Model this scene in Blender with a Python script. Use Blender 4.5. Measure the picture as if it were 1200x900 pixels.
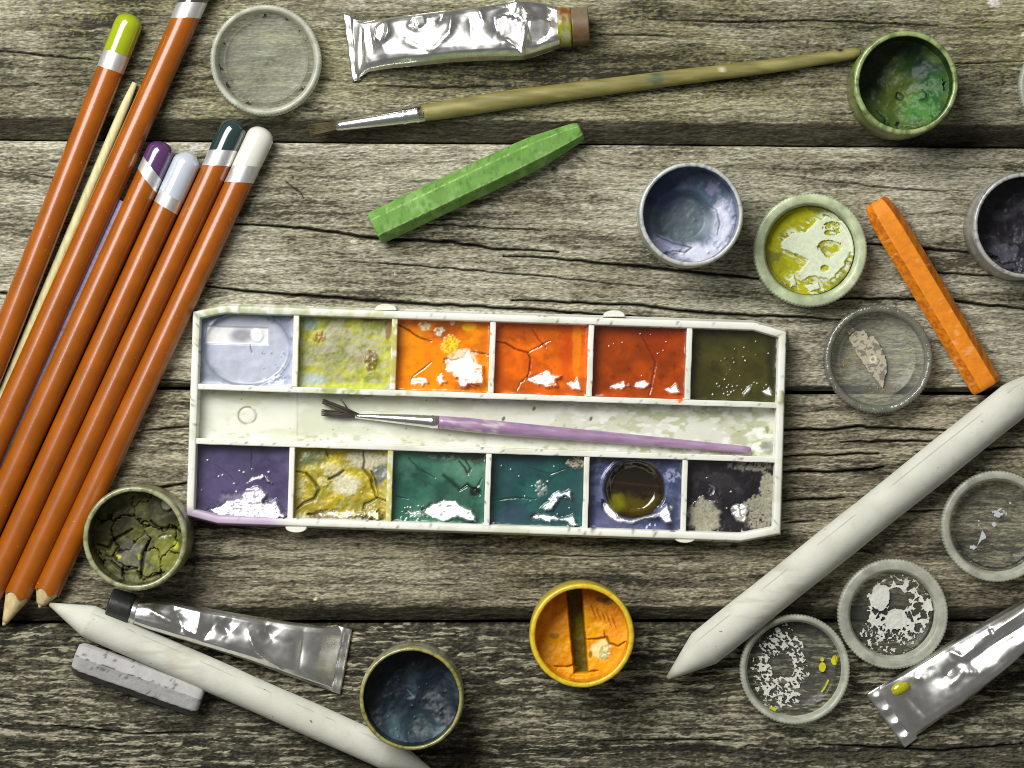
import bpy, math, random
import numpy as np
random.seed(7)
C = bpy.context.scene.collection
for o in list(bpy.data.objects): bpy.data.objects.remove(o)

# ---------------------------------------------------------------- camera, light, exposure
S = 0.00023            # metres per photo pixel on the table plane
D = 3900.0             # camera height in those pixels (0.9 m)
scn = bpy.context.scene
cam = bpy.data.cameras.new("camera"); camo = bpy.data.objects.new("camera", cam); C.objects.link(camo)
camo.location = (0, 0, D*S); cam.sensor_width = 36; cam.lens = 36*D/1200; cam.clip_start = 0.01; cam.clip_end = 20
scn.camera = camo
scn.cycles.filter_width = 1.0
w = bpy.data.worlds.new("World"); scn.world = w; w.use_nodes = True
w.node_tree.nodes["Background"].inputs[0].default_value = (1.0, 0.985, 0.94, 1)
w.node_tree.nodes["Background"].inputs[1].default_value = 0.15
def area(name, loc, size, power, col):
    l = bpy.data.lights.new(name, 'AREA'); l.shape = 'RECTANGLE'; l.size, l.size_y = size; l.energy = power; l.color = col
    o = bpy.data.objects.new(name, l); C.objects.link(o); o.location = loc
    import mathutils
    o.rotation_euler = (-mathutils.Vector(loc)).to_track_quat('-Z', 'Y').to_euler()
area("window_light", (-0.34, 0.38, 0.62), (0.54, 0.46), 10.2, (1.0, 0.985, 0.955))
scn.view_settings.view_transform = 'Standard'; scn.view_settings.look = 'None'
scn.view_settings.exposure = 0; scn.view_settings.gamma = 1

# ---------------------------------------------------------------- numpy helpers
def lin(c):
    c = np.array(c, float)/255.0
    return np.where(c <= .04045, c/12.92, ((c+.055)/1.055)**2.4)
def sst(a, b, x):
    t = np.clip((x-a)/(b-a), 0, 1); return t*t*(3-2*t)
def _h(ix, iy, s):
    n = (ix.astype(np.int64)*374761393 + iy.astype(np.int64)*668265263 + int(s)*1442695041) & 0xffffffff
    n = ((n ^ (n >> 13))*1274126177) & 0xffffffff
    n = ((n ^ (n >> 16))*2246822519) & 0xffffffff
    return ((n ^ (n >> 15)) & 0xffffff)/float(0xffffff)
def vn(x, y, s=0):
    x = np.asarray(x, float); y = np.asarray(y, float)
    xi = np.floor(x); yi = np.floor(y); fx = x-xi; fy = y-yi
    fx = fx*fx*(3-2*fx); fy = fy*fy*(3-2*fy)
    a = _h(xi, yi, s); b = _h(xi+1, yi, s); c = _h(xi, yi+1, s); d = _h(xi+1, yi+1, s)
    return (a*(1-fx)+b*fx)*(1-fy)+(c*(1-fx)+d*fx)*fy
def fbm(x, y, s=0, o=4, g=.5):
    t = 0; a = 1; n = 0
    for k in range(o):
        t = t + a*vn(x*2**k+k*17.3, y*2**k+k*9.7, s+k*31); n += a; a *= g
    return t/n
def worley(x, y, s=0):
    xi = np.floor(x); yi = np.floor(y); f1 = np.full(x.shape, 9.); f2 = np.full(x.shape, 9.); cid = np.zeros(x.shape)
    for i in (-1, 0, 1):
        for j in (-1, 0, 1):
            cx = xi+i; cy = yi+j
            d = np.hypot(cx+_h(cx, cy, s)-x, cy+_h(cx, cy, s+5)-y)
            m = d < f1
            f2 = np.where(m, f1, np.minimum(f2, d)); cid = np.where(m, _h(cx, cy, s+9), cid); f1 = np.where(m, d, f1)
    return f1, f2, cid
def dseg(X, Y, pts):
    """distance to a polyline and the fraction along it"""
    best = np.full(X.shape, 1e9); tt = np.zeros(X.shape); n = len(pts)-1
    for i in range(n):
        ax, ay = pts[i]; bx, by = pts[i+1]; dx, dy = bx-ax, by-ay
        t = np.clip(((X-ax)*dx+(Y-ay)*dy)/(dx*dx+dy*dy+1e-9), 0, 1)
        d = np.hypot(X-ax-t*dx, Y-ay-t*dy); m = d < best
        best = np.where(m, d, best); tt = np.where(m, (i+t)/n, tt)
    return best, tt
def sdpoly(X, Y, pts):
    """signed distance, positive inside"""
    d, _ = dseg(X, Y, list(pts)+[pts[0]]); ins = np.zeros(X.shape, bool); n = len(pts)
    for i in range(n):
        ax, ay = pts[i]; bx, by = pts[(i+1) % n]
        if ay == by: continue
        c = ((ay > Y) != (by > Y)) & (X < (bx-ax)*(Y-ay)/(by-ay)+ax)
        ins ^= c
    return np.where(ins, d, -d)
def mix(a, b, t):
    t = np.asarray(t)[..., None]; return np.asarray(a)*(1-t)+np.asarray(b)*t

# ---------------------------------------------------------------- object helpers
def P(px, py, z=0):
    """point at height z that stands where the photograph shows it; result in pixel units, y up"""
    f = (D-z)/D; return np.array([(px-600)*f, (450-py)*f, z], float)
def tag(o, label=None, cat=None, group=None, kind=None):
    for k, v in (('label', label), ('category', cat), ('group', group), ('kind', kind)):
        if v: o[k] = v
    return o
def thing(name, org, label, cat, group=None):
    o = bpy.data.objects.new(name, None); C.objects.link(o); o.location = np.array(org)*S
    o.empty_display_size = .01
    return tag(o, label, cat, group)
def mesh(name, V, F, mat, parent=None, col=None, gl=None, smooth=True, label=None, org=None):
    """V (n,3) in pixel units, world frame; F (m,k) array or list of arrays of equal-length faces"""
    V = np.asarray(V, float)
    if parent is not None: o0 = np.array(parent.location)/S if parent.parent is None else np.array(parent.parent.location)/S+np.array(parent.location)/S
    else: o0 = np.array(org if org is not None else (V[:, 0].mean(), V[:, 1].mean(), V[:, 2].min()))
    me = bpy.data.meshes.new(name)
    Fs = F if isinstance(F, list) else [F]
    Fs = [np.asarray(f, np.int32) for f in Fs if len(f)]
    me.vertices.add(len(V)); me.vertices.foreach_set('co', ((V-o0)*S).astype(np.float32).ravel())
    tot = np.concatenate([np.full(len(f), f.shape[1]) for f in Fs]); idx = np.concatenate([f.ravel() for f in Fs])
    me.loops.add(len(idx)); me.loops.foreach_set('vertex_index', idx.astype(np.int32))
    me.polygons.add(len(tot)); st = np.concatenate([[0], np.cumsum(tot)[:-1]])
    me.polygons.foreach_set('loop_start', st.astype(np.int32)); me.polygons.foreach_set('loop_total', tot.astype(np.int32))
    me.polygons.foreach_set('use_smooth', np.full(len(tot), bool(smooth)))
    me.update(calc_edges=True)
    if col is not None:
        col = np.asarray(col, float)
        if col.ndim == 1: col = np.tile(col, (len(V), 1))
        a = me.color_attributes.new('Col', 'FLOAT_COLOR', 'POINT')
        g = np.full(len(V), .5) if gl is None else gl
        a.data.foreach_set('color', np.concatenate([np.clip(col, 0.002, .95), g[:, None]], 1).astype(np.float32).ravel())
    me.materials.append(mat)
    o = bpy.data.objects.new(name, me); C.objects.link(o)
    if parent is not None: o.parent = parent
    else: o.location = o0*S
    if label: o['label'] = label
    return o
def gridF(nr, nc, closed=False, flip=False):
    r = np.arange(nr-1)[:, None]; c = np.arange(nc if closed else nc-1)[None, :]; c2 = (c+1) % nc
    a = r*nc+c; b = r*nc+c2; d = (r+1)*nc+c2; e = (r+1)*nc+c
    q = np.stack([a, b, d, e], -1).reshape(-1, 4)
    return q[:, ::-1] if flip else q
def join(parts):
    """list of (V, F, col) -> one"""
    V = []; F = []; Cc = []; n = 0
    for v, f, c in parts:
        V.append(v); Cc.append(np.tile(c, (len(v), 1)) if np.ndim(c) == 1 else c)
        for ff in (f if isinstance(f, list) else [f]): F.append(np.asarray(ff)+n)
        n += len(v)
    return np.concatenate(V), F, np.concatenate(Cc)
def sweep(path, sec, shear=None, cap=(True, True)):
    """path (n,3) ; sec(i)->(m,2) lateral/vertical offsets; shear (n,m) shift along axis"""
    path = np.array(path, float); n = len(path); T = np.gradient(path, axis=0); T /= np.linalg.norm(T, axis=1)[:, None]
    L = np.stack([-T[:, 1], T[:, 0], np.zeros(n)], 1); L /= np.linalg.norm(L, axis=1)[:, None]
    U = np.cross(T, L)
    rows = []
    for i in range(n):
        s = sec(i); r = path[i]+s[:, :1]*L[i]+s[:, 1:]*U[i]
        if shear is not None: r = r+shear[i][:, None]*T[i]
        rows.append(r)
    m = len(rows[0]); V = np.concatenate(rows); F = [gridF(n, m, True)]
    if cap[0]:
        V = np.concatenate([V, [rows[0].mean(0)]]); k = len(V)-1
        F.append(np.array([[k, (j+1) % m, j] for j in range(m)]))
    if cap[1]:
        V = np.concatenate([V, [rows[-1].mean(0)]]); k = len(V)-1; b = (n-1)*m
        F.append(np.array([[k, b+j, b+(j+1) % m] for j in range(m)]))
    return V, F
def circ(m): 
    a = np.arange(m)*2*math.pi/m; return np.stack([np.cos(a), np.sin(a)], 1)
def lathe(prof, c, n=96, rmod=None, cap0=False, cap1=False):
    a = np.arange(n)*2*math.pi/n; rows = []
    for k, (r, z) in enumerate(prof):
        rr = r+(rmod(a, k) if rmod else 0)
        rows.append(np.stack([c[0]+rr*np.cos(a), c[1]+rr*np.sin(a), np.full(n, c[2]+z)], 1))
    V = np.concatenate(rows); F = [gridF(len(prof), n, True)]
    if cap0: V = np.concatenate([V, [[c[0], c[1], c[2]+prof[0][1]]]]); k = len(V)-1; F.append(np.array([[k, (j+1) % n, j] for j in range(n)]))
    if cap1:
        V = np.concatenate([V, [[c[0], c[1], c[2]+prof[-1][1]]]]); k = len(V)-1; b = (len(prof)-1)*n
        F.append(np.array([[k, b+j, b+(j+1) % n] for j in range(n)]))
    return V, F
def box(x0, x1, y0, y1, z0, z1, fr=None, bev=1.2):
    """rounded-edge box in a local frame; fr maps (n,3)->world"""
    sx = [(x0, 0), (x0, 1), (x1, 1), (x1, 0)]
    b = bev; rows = []
    for (z, i) in ((z0, 0), (z1-b, 0), (z1-b*.3, b*.3), (z1, b)):
        rows.append([(x0+i, y0+i, z), (x1-i, y0+i, z), (x1-i, y1-i, z), (x0+i, y1-i, z)])
    V = np.array(rows, float).reshape(-1, 3); F = [gridF(4, 4, True), np.array([[12, 13, 14, 15]])]
    if fr is not None: V = fr(V)
    return V, F

# ---------------------------------------------------------------- materials
def mat(name, color=None, rough=.5, metal=0., spec=.5, coat=0., attr=False, gloss=False, noise=None, bump=None, alpha=None, coatr=.17, speck=None, rnoise=None, sss=0):
    """noise=(scale_px,(sx,sy),amount); bump=(scale_px,(sx,sy),strength,distance_px)"""
    m = bpy.data.materials.new(name); m.use_nodes = True; nt = m.node_tree; N = nt.nodes; L = nt.links
    b = N['Principled BSDF']; tc = N.new('ShaderNodeTexCoord')
    def tex(sc, st, detail=4, kind='ShaderNodeTexNoise', rot=0):
        mp = N.new('ShaderNodeMapping'); mp.inputs['Scale'].default_value = (st[0]/S/sc, st[1]/S/sc, 1/S/sc); mp.inputs['Rotation'].default_value = (0, 0, rot)
        L.new(tc.outputs['Object'], mp.inputs[0]); t = N.new(kind); t.inputs['Scale'].default_value = 1
        if 'Detail' in t.inputs: t.inputs['Detail'].default_value = detail
        L.new(mp.outputs[0], t.inputs[0]); return t
    if attr:
        a = N.new('ShaderNodeVertexColor'); a.layer_name = 'Col'; src = a.outputs[0]
        if gloss: L.new(a.outputs[1], b.inputs['Roughness'])
    else:
        r = N.new('ShaderNodeRGB'); r.outputs[0].default_value = (*color, 1); src = r.outputs[0]
    if noise:
        t = tex(noise[0], noise[1]); mr = N.new('ShaderNodeMapRange'); hd = noise[3] if len(noise) > 3 else .2; mr.inputs[1].default_value = .5-hd; mr.inputs[2].default_value = .5+hd
        mr.inputs[3].default_value = 1-noise[2]; mr.inputs[4].default_value = 1+noise[2]*.8
        L.new(t.outputs[0], mr.inputs[0]); vm = N.new('ShaderNodeVectorMath'); vm.operation = 'SCALE'
        L.new(src, vm.inputs[0]); L.new(mr.outputs[0], vm.inputs[3]); src = vm.outputs[0]
    if speck:      # (scale_px, stretch, threshold, colour)
        t = tex(speck[0], speck[1], 2); mr = N.new('ShaderNodeMapRange'); mr.inputs[1].default_value = speck[2]; mr.inputs[2].default_value = speck[2]+.03
        L.new(t.outputs[0], mr.inputs[0]); mx = N.new('ShaderNodeMix'); mx.data_type = 'RGBA'
        L.new(mr.outputs[0], mx.inputs[0]); L.new(src, mx.inputs[6]); mx.inputs[7].default_value = (*speck[3], 1); src = mx.outputs[2]
    L.new(src, b.inputs['Base Color'])
    if not gloss: b.inputs['Roughness'].default_value = rough
    if rnoise:
        t = tex(rnoise[0], rnoise[1]); mr = N.new('ShaderNodeMapRange'); mr.inputs[1].default_value = .3; mr.inputs[2].default_value = .7
        mr.inputs[3].default_value = rnoise[2]; mr.inputs[4].default_value = rnoise[3]; L.new(t.outputs[0], mr.inputs[0]); L.new(mr.outputs[0], b.inputs['Roughness'])
    b.inputs['Metallic'].default_value = metal; b.inputs['Specular IOR Level'].default_value = spec
    b.inputs['Coat Weight'].default_value = coat; b.inputs['Coat Roughness'].default_value = coatr
    if sss:
        b.inputs['Subsurface Weight'].default_value = sss; b.inputs['Subsurface Scale'].default_value = 6*S; b.inputs['Subsurface Radius'].default_value = (1, 1, .8)
    if bump:
        bs = bump if isinstance(bump, list) else [bump]; prev = None
        for (sc, st, strg, dist) in bs:
            t = tex(sc, st, 5); bp = N.new('ShaderNodeBump'); bp.inputs['Strength'].default_value = strg; bp.inputs['Distance'].default_value = dist*S
            L.new(t.outputs[0], bp.inputs['Height'])
            if prev: L.new(prev.outputs[0], bp.inputs['Normal'])
            prev = bp
        L.new(prev.outputs[0], b.inputs['Normal']); L.new(prev.outputs[0], b.inputs['Coat Normal'])
    if alpha is not None: 
        tr = N.new('ShaderNodeBsdfTransparent'); tr.inputs[0].default_value = (.93, .94, .9, 1); ms = N.new('ShaderNodeMixShader')
        out = N['Material Output']; L.new(tr.outputs[0], ms.inputs[1]); L.new(b.outputs[0], ms.inputs[2]); L.new(ms.outputs[0], out.inputs[0])
        t = tex(14, (1, 1)); mr = N.new('ShaderNodeMapRange'); mr.inputs[1].default_value = .3; mr.inputs[2].default_value = .7
        mr.inputs[3].default_value = alpha*.75; mr.inputs[4].default_value = min(1, alpha*1.25)
        L.new(t.outputs[0], mr.inputs[0]); L.new(mr.outputs[0], ms.inputs[0])
    return m
M = dict(
    wood=mat('weathered_wood', attr=True, rough=.82, spec=.25, noise=(2.2, (.32, 1.5), .42, .13), bump=[(3, (.2, 1.4), .5, 1.2), (1.5, (.8, 1), .4, .6)]),
    paint=mat('dried_paint', attr=True, gloss=True, spec=.85, noise=(9, (1, 1), .08), bump=(7, (1, 1), .06, .5)),
    pot=mat('gouache', attr=True, gloss=True, spec=.28, noise=(9, (1, 1), .10), bump=(6, (1, 1), .12, .7)),
    residue=mat('paint_residue', attr=True, rough=.75, spec=.3, noise=(4, (1, 1), .1), bump=(3, (1, 1), .4, .8)),
    plastic=mat('white_plastic', attr=True, rough=.38, spec=.5, noise=(26, (1, 1), .05), bump=(7, (1, 1), .10, .6)),
    jar=mat('jar_plastic', attr=True, rough=.28, spec=.8, noise=(7, (1, 1), .14), bump=(5, (1, 1), .25, 1.2), sss=.15),
    barrel=mat('lacquered_barrel', lin((150, 78, 0)), rough=.35, spec=.3, coat=.75, noise=(26, (1, 1), .16), bump=(6, (1, 1), .06, .5), speck=(4.2, (1, 1), .735, lin((225, 160, 90)))),
    band=mat('silver_foil_band', (.74, .74, .73), rough=.42, metal=.75, noise=(3, (1, .3), .1)),
    bare=mat('bare_pencil_wood', lin((205, 185, 135)), rough=.8, noise=(7, (1.4, .5), .22), bump=(4, (1.5, .6), .5, 1.5)),
    stick=mat('thin_bare_stick', lin((206, 200, 150)), rough=.75, noise=(6, (1.5, .3), .18), bump=(4, (1.5, .5), .4, 1)),
    lilac=mat('lilac_chalk', lin((150, 148, 180)), rough=.9, noise=(4, (1, 1), .25), bump=(3, (1, 1), .6, 1)),
    stump=mat('rolled_paper', attr=True, rough=.85, spec=.2, noise=(30, (1, 1), .07), bump=[(3, (1, 1), .3, .5), (26, (1, 1), .3, 3)], speck=(6, (1, 1), .735, lin((120, 118, 105)))),
    foil=mat('tube_foil', (.80, .80, .78), rough=.2, metal=1, rnoise=(24, (1, 1), .22, .40), noise=(10, (1, 1), .08), bump=(3, (1, 1), .10, .35)),
    ferrule=mat('nickel_ferrule', (.82, .82, .8), rough=.22, metal=1, bump=(4, (1, 1), .15, .6)),
    olive=mat('olive_wood_handle', attr=True, rough=.5, spec=.4, noise=(8, (.25, 1.5), .2), bump=(5, (.3, 1.5), .3, 1)),
    mauve=mat('mauve_lacquer', attr=True, rough=.3, spec=.6, noise=(12, (.5, 1), .14), coat=.3),
    hair=mat('dark_bristle', lin((62, 56, 46)), rough=.7),
    green=mat('green_pastel', attr=True, rough=.72, spec=.3, noise=(16, (1, 1), .16), bump=[(12, (1, 1), .35, 2.5), (2.5, (1, 1), .3, .5)], speck=(5, (.5, 1), .72, lin((75, 135, 55)))),
    orange=mat('orange_pastel', attr=True, rough=.6, spec=.4, noise=(9, (1, 1), .12), bump=[(10, (1, 1), .2, 1.5), (2.5, (1, 1), .3, .6)]),
    grey=mat('grey_chalk', attr=True, rough=.85, spec=.2, noise=(16, (1, 1), .10), bump=[(9, (1, 1), .4, 2.5), (2, (1, 1), .4, .6)]),
    lidrim=mat('frosted_plastic', lin((200, 203, 186)), rough=.3, spec=.6, noise=(16, (1, 1), .10), bump=(6, (1, 1), .15, 1), alpha=.6),
    liddisc=mat('thin_frosted_disc', lin((180, 183, 172)), rough=.3, spec=.5, bump=(12, (1, 1), .2, 2), alpha=.24),
    cleardisc=mat('thin_clear_disc', lin((150, 152, 146)), rough=.15, spec=.6, bump=(16, (1, 1), .2, 2), alpha=.13),
    clearrim=mat('clear_plastic', lin((120, 122, 110)), rough=.10, spec=1, coat=.8, coatr=.05, bump=(8, (1, 1), .6, 4), alpha=.7),
    blackcap=mat('black_cap', lin((48, 50, 48)), rough=.35, spec=.6, noise=(9, (1, 1), .3), bump=(5, (1, 1), .2, 1), speck=(4, (1, .5), .7, lin((120, 122, 118)))),
    browncap=mat('brown_translucent_cap', attr=True, rough=.25, spec=.7, noise=(8, (1, 1), .2), sss=.2),
)
def capmat(n, c): return mat(n, lin(c), rough=.16, spec=.7, coat=.8, coatr=.07, noise=(20, (1, 1), .06))

# ---------------------------------------------------------------- tabletop
under = mesh('dark_gap_base', *box(-760, 760, -600, 600, -130, -100), mat('dark_underside', (.012, .011, .01), rough=.95), smooth=False)  # near-black base added below the boards, stands in for shade in the gaps
tag(under, kind='structure')
table = bpy.data.objects.new('tabletop', None); C.objects.link(table); table.location = (0, 0, 0); table['kind'] = 'structure'
table['label'] = 'weathered grey boards laid side by side with dark gaps between'
g0 = lambda x: -60+0*x
g1 = lambda x: 162.5+.0078*x+1.0*(fbm(x/40, x*0, 91)-.5)
g2 = lambda x: 453.5+.0066*x+1.2*(fbm(x/50, x*0, 92)-.5)
g3 = lambda x: 730.5-.0022*x+1.2*(fbm(x/45, x*0, 93)-.5)
g4 = lambda x: 965+0*x
cracks = [  # (points, half width, depth)
    ([(275, 262), (340, 266), (410, 275), (455, 281), (490, 281), (530, 284), (575, 291), (655, 296)], 1.3, 9),
    ([(590, 300), (660, 304), (735, 311), (840, 321), (905, 328), (960, 330)], 1.2, 8),
    ([(410, 306), (500, 312), (600, 321), (700, 330), (765, 337)], .7, 4),
    ([(238, 334), (288, 341), (380, 348), (460, 354), (560, 359), (650, 365), (760, 372)], 1.4, 9),
    ([(600, 352), (680, 355), (745, 357), (810, 365), (870, 369), (938, 372), (990, 375)], 1.3, 9),
    ([(1010, 284), (1045, 288), (1078, 291), (1134, 296), (1205, 306)], 1.2, 8),
    ([(930, 350), (1040, 350), (1115, 353), (1160, 358), (1205, 363)], 1.2, 8),
    ([(1080, 318), (1130, 322), (1205, 324)], .9, 6),
    ([(235, 448), (150, 443), (60, 446)], .8, 4),
    ([(335, 213), (352, 226), (356, 233)], .7, 4), ([(500, 262), (560, 266), (640, 271)], .7, 4),
    ([(900, 204), (985, 214), (1060, 222), (1130, 224)], .6, 3),
    ([(915, 504), (962, 504), (1010, 500), (1060, 503), (1110, 504)], 1.3, 8),
    ([(915, 553), (960, 553), (1005, 552), (1035, 547)], 1.4, 9),
    ([(915, 535), (980, 533), (1030, 531)], 1.1, 7), ([(985, 518), (1040, 517), (1095, 517)], 1.0, 6),
    ([(918, 587), (960, 585), (990, 583)], 1.0, 6), ([(920, 613), (955, 611)], .9, 5), ([(1040, 565), (1075, 558), (1120, 553)], 1.0, 6),
    ([(1075, 530), (1130, 528), (1205, 524)], 1.1, 7), ([(1060, 600), (1110, 597)], .8, 4),
    ([(150, 570), (190, 572), (224, 565)], 1.1, 6), ([(165, 505), (222, 500)], .9, 5), ([(140, 610), (215, 612)], .7, 4),
    ([(540, 648), (700, 652), (810, 650)], .6, 3), ([(60, 850), (160, 860), (240, 858)], .8, 4), ([(700, 868), (860, 866)], .7, 4), ([(960, 872), (1100, 880), (1200, 872)], 1, 5),
    ([(0, 60), (60, 66), (110, 70)], .9, 5), ([(760, 22), (860, 26), (960, 24), (1100, 30)], .8, 4), ([(430, 100), (520, 103), (600, 100)], .7, 3),
    ([(40, 205), (80, 212)], .7, 3), ([(0, 343), (12, 345)], 1.2, 7), ([(700, 40), (800, 42)], .7, 4), ([(1100, 76), (1200, 72)], .6, 3),
]
# per plank: (light, mid, dark, band width, bevel drop, edge, flecks, seed)
PL = [
    (g0, g1, (158, 155, 133), (114, 111, 90), (50, 48, 37), 25, 26, 11),
    (g1, g2, (176, 173, 153), (142, 138, 118), (70, 67, 53), 6, 8, 22),
    (g2, g3, (160, 154, 131), (108, 102, 83), (45, 42, 33), 17, 20, 33),
    (g3, g4, (152, 148, 126), (80, 76, 61), (34, 32, 25), 10, 10, 44)]
for pi, (ga, gb, cl, cm, cd, bw, bd, sd) in enumerate(PL):
    xs = np.arange(-40, 1242, 1.5); nr = int((gb(np.array([600.]))[0]-ga(np.array([600.]))[0]-3.4)/.95)
    v = np.linspace(0, 1, nr); X = np.tile(xs, (nr, 1))
    ya = ga(xs)+2.0; yb = gb(xs)-1.6; Y = ya+(yb-ya)*v[:, None]
    warp = 22*(fbm(X/330, Y/120, sd)-.5)+6*(fbm(X/70, Y/26, sd+1)-.5)+3.4*(fbm(X/13, Y/8, sd+2)-.5)+1.6*(vn(X/4.5, Y/4, sd+50)-.5)
    yy = Y+warp
    ring = fbm(X/900, yy/11, sd+3, 3)                                   # growth rings
    f1 = fbm(X/42, yy/2.6, sd+4, 3); f2 = vn(X/13, yy/1.5, sd+5); f3 = fbm(X/7, Y/3.2, sd+6, 2)
    rg = 1-np.abs(2*fbm(X/120, yy/4.6, sd+7, 3)-1); rg = sst(.90, .99, rg)   # thin long checks
    rs = 1-np.abs(2*fbm(X/30, (yy+2*vn(X/9, Y/5, sd+20))/3.6, sd+8, 2)-1); rs = sst(.90, .99, rs)  # short jagged checks
    patch = fbm(X/110, Y/34, sd+9, 3); p2 = sst(.42, .62, patch)
    f5 = vn(X/2.6, Y/1.7, sd+40); f6 = fbm(X/6, yy/1.3, sd+41, 2)
    h = .7*(.8*(ring-.5)+.7*(f1-.5)+.7*(f2-.5)-1.9*rg*(.2+.8*p2)-1.5*rs*(1-.5*p2)+.7*(f3-.5)+.35*(f5-.5)+.4*(f6-.5))
    f7 = fbm(X/34, yy/1.25, sd+43, 2)
    t = .60+.9*(ring-.5)+.55*(f1-.5)+.3*(f2-.5)+.2*(f3-.5)+1.0*(patch-.5)+.40*(f5-.5)+.35*(f6-.5)+.75*(f7-.5)
    if pi == 0: t = t-.04
    if pi == 3:
        fl = fbm(X/26, yy/2.4, sd+15, 3); t = .36+.7*(ring-.5)+.8*(f1-.5)+.45*(f3-.5)+.45*(f5-.5)+.4*(f6-.5)+1.1*sst(.54, .70, fl)*sst(.34, .6, fbm(X/160, Y/60, sd+16))
        h += .8*sst(.54, .72, fl)
    if pi == 2:
        fl = fbm(X/30, yy/2.2, sd+15, 3); t = t-.02+.6*sst(.56, .7, fl)*sst(.4, .6, fbm(X/200, Y/50, sd+16))
    col = np.where(t[..., None] < .5, mix(lin(cd), lin(cm), sst(.05, .5, t)), mix(lin(cm), lin(cl), sst(.5, .95, t)))
    col = mix(col, lin(cd)*.75, np.clip(rg*(.15+.6*p2)*.7, 0, 1)); col = mix(col, lin(cd), np.clip(rs*(1-.6*p2)*.6, 0, 1))
    if pi == 0:   # yellow green lichen flecks
        lf = sst(.74, .80, fbm(X/3.2, Y/2.6, sd+17, 2))*sst(.4, .6, fbm(X/140, Y/50, sd+18)); col = mix(col, lin((150, 146, 62)), lf*.5)
        gz = sst(.45, .65, fbm(X/200, Y/60, sd+19)); col = mix(col, col*np.array([.97, .96, .84]), gz)
    st = sst(.52, .7, fbm(X/90, Y/40, sd+21, 4)); col = mix(col, col*np.array([.72, .70, .62]), st*.55)   # damp brownish stains
    # cross hair-line checks
    vc = 1-np.abs(2*vn(X/16, Y/60, sd+23)-1); vc = sst(.97, 1., vc)*sst(.5, .65, fbm(X/60, Y/20, sd+24)); h -= .8*vc; col = mix(col, lin(cd), vc*.22)
    for pts, hw, dp in cracks:
        a = np.array(pts)
        if a[:, 1].max() < ya.min()-9 or a[:, 1].min() > yb.max()+9: continue
        c0 = max(0, int((a[:, 0].min()+34)/1.5)); c1 = min(len(xs), int((a[:, 0].max()+46)/1.5))
        r0 = max(0, int((a[:, 1].min()-ya.min()-10)/.95)); r1 = min(nr, int((a[:, 1].max()-ya.min()+14)/.95))
        if c1 <= c0 or r1 <= r0: continue
        sl = (slice(r0, r1), slice(c0, c1)); xx = X[sl]; y2 = Y[sl]+2.6*(fbm(xx/17, xx*0, 77, 3)-.5)
        d, tt = dseg(xx, y2, pts); ww = hw*(.45+.9*np.sin(np.pi*np.clip(tt, .04, .96))**.7*(.5+fbm(xx/20, xx*0, 78)))
        k = np.exp(-(d/ww)**2); h[sl] -= dp*k; col[sl] = mix(col[sl], np.array([.012, .011, .008]), np.clip(k*1.1, 0, 1))
        h[sl] += .4*np.exp(-((d-2.4)/1.5)**2)
    for (kx, ky, kr) in ((523, 267, 4.5), (650, 199, 4.5), (445, 268, 3), (500, 96, 2.5), (560, 120, 3), (1052, 44, 2), (860, 640, 4), (420, 640, 3)):
        d = np.hypot(X-kx, (Y-ky)*1.1)+1.6*(fbm(X/4, Y/4, 5)-.5); k = sst(kr+1, kr-1.5, d); h -= 1.6*k; col = mix(col, lin(cd), k*.8)
    for (kx, ky, kr, cc) in ((414, 283, 4.5, (196, 194, 172)), (230, 172, 7, (190, 190, 180)), (1165, 4, 7, (205, 203, 195)), (1199, 40, 3, (210, 208, 200)), (370, 702, 2.5, (215, 210, 180)), (970, 204, 3, (190, 186, 150))):
        d = np.hypot((X-kx)*.8, (Y-ky)*1.2)+5*(fbm(X/5, Y/4, 6)-.5); k = sst(kr, kr-1.5, d); h += .8*k; col = mix(col, lin(cc), k*.8)
    # edges; the lower bevel's shade is also painted into its colour
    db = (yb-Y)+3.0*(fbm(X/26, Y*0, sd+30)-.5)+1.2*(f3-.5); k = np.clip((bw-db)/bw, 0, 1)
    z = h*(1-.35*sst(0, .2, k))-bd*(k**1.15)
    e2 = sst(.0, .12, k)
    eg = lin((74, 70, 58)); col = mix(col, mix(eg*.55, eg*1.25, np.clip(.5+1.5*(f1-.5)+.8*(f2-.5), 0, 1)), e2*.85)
    dt = Y-ya; z -= 4*np.exp(-dt/1.6)+1.2*np.exp(-dt/7)
    # side walls
    X = np.concatenate([X[:1], X, X[-1:]]); Y = np.concatenate([Y[:1], Y, Y[-1:]]); z = np.concatenate([z[:1]*0-95, z, z[-1:]*0-95])
    col = np.concatenate([col[:1]*.5, col, col[-1:]*.5])
    V = np.stack([X-600, 450-Y, z], -1).reshape(-1, 3)
    mesh('plank', V, gridF(nr+2, len(xs), flip=True), M['wood'], table, col.reshape(-1, 3))

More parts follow.
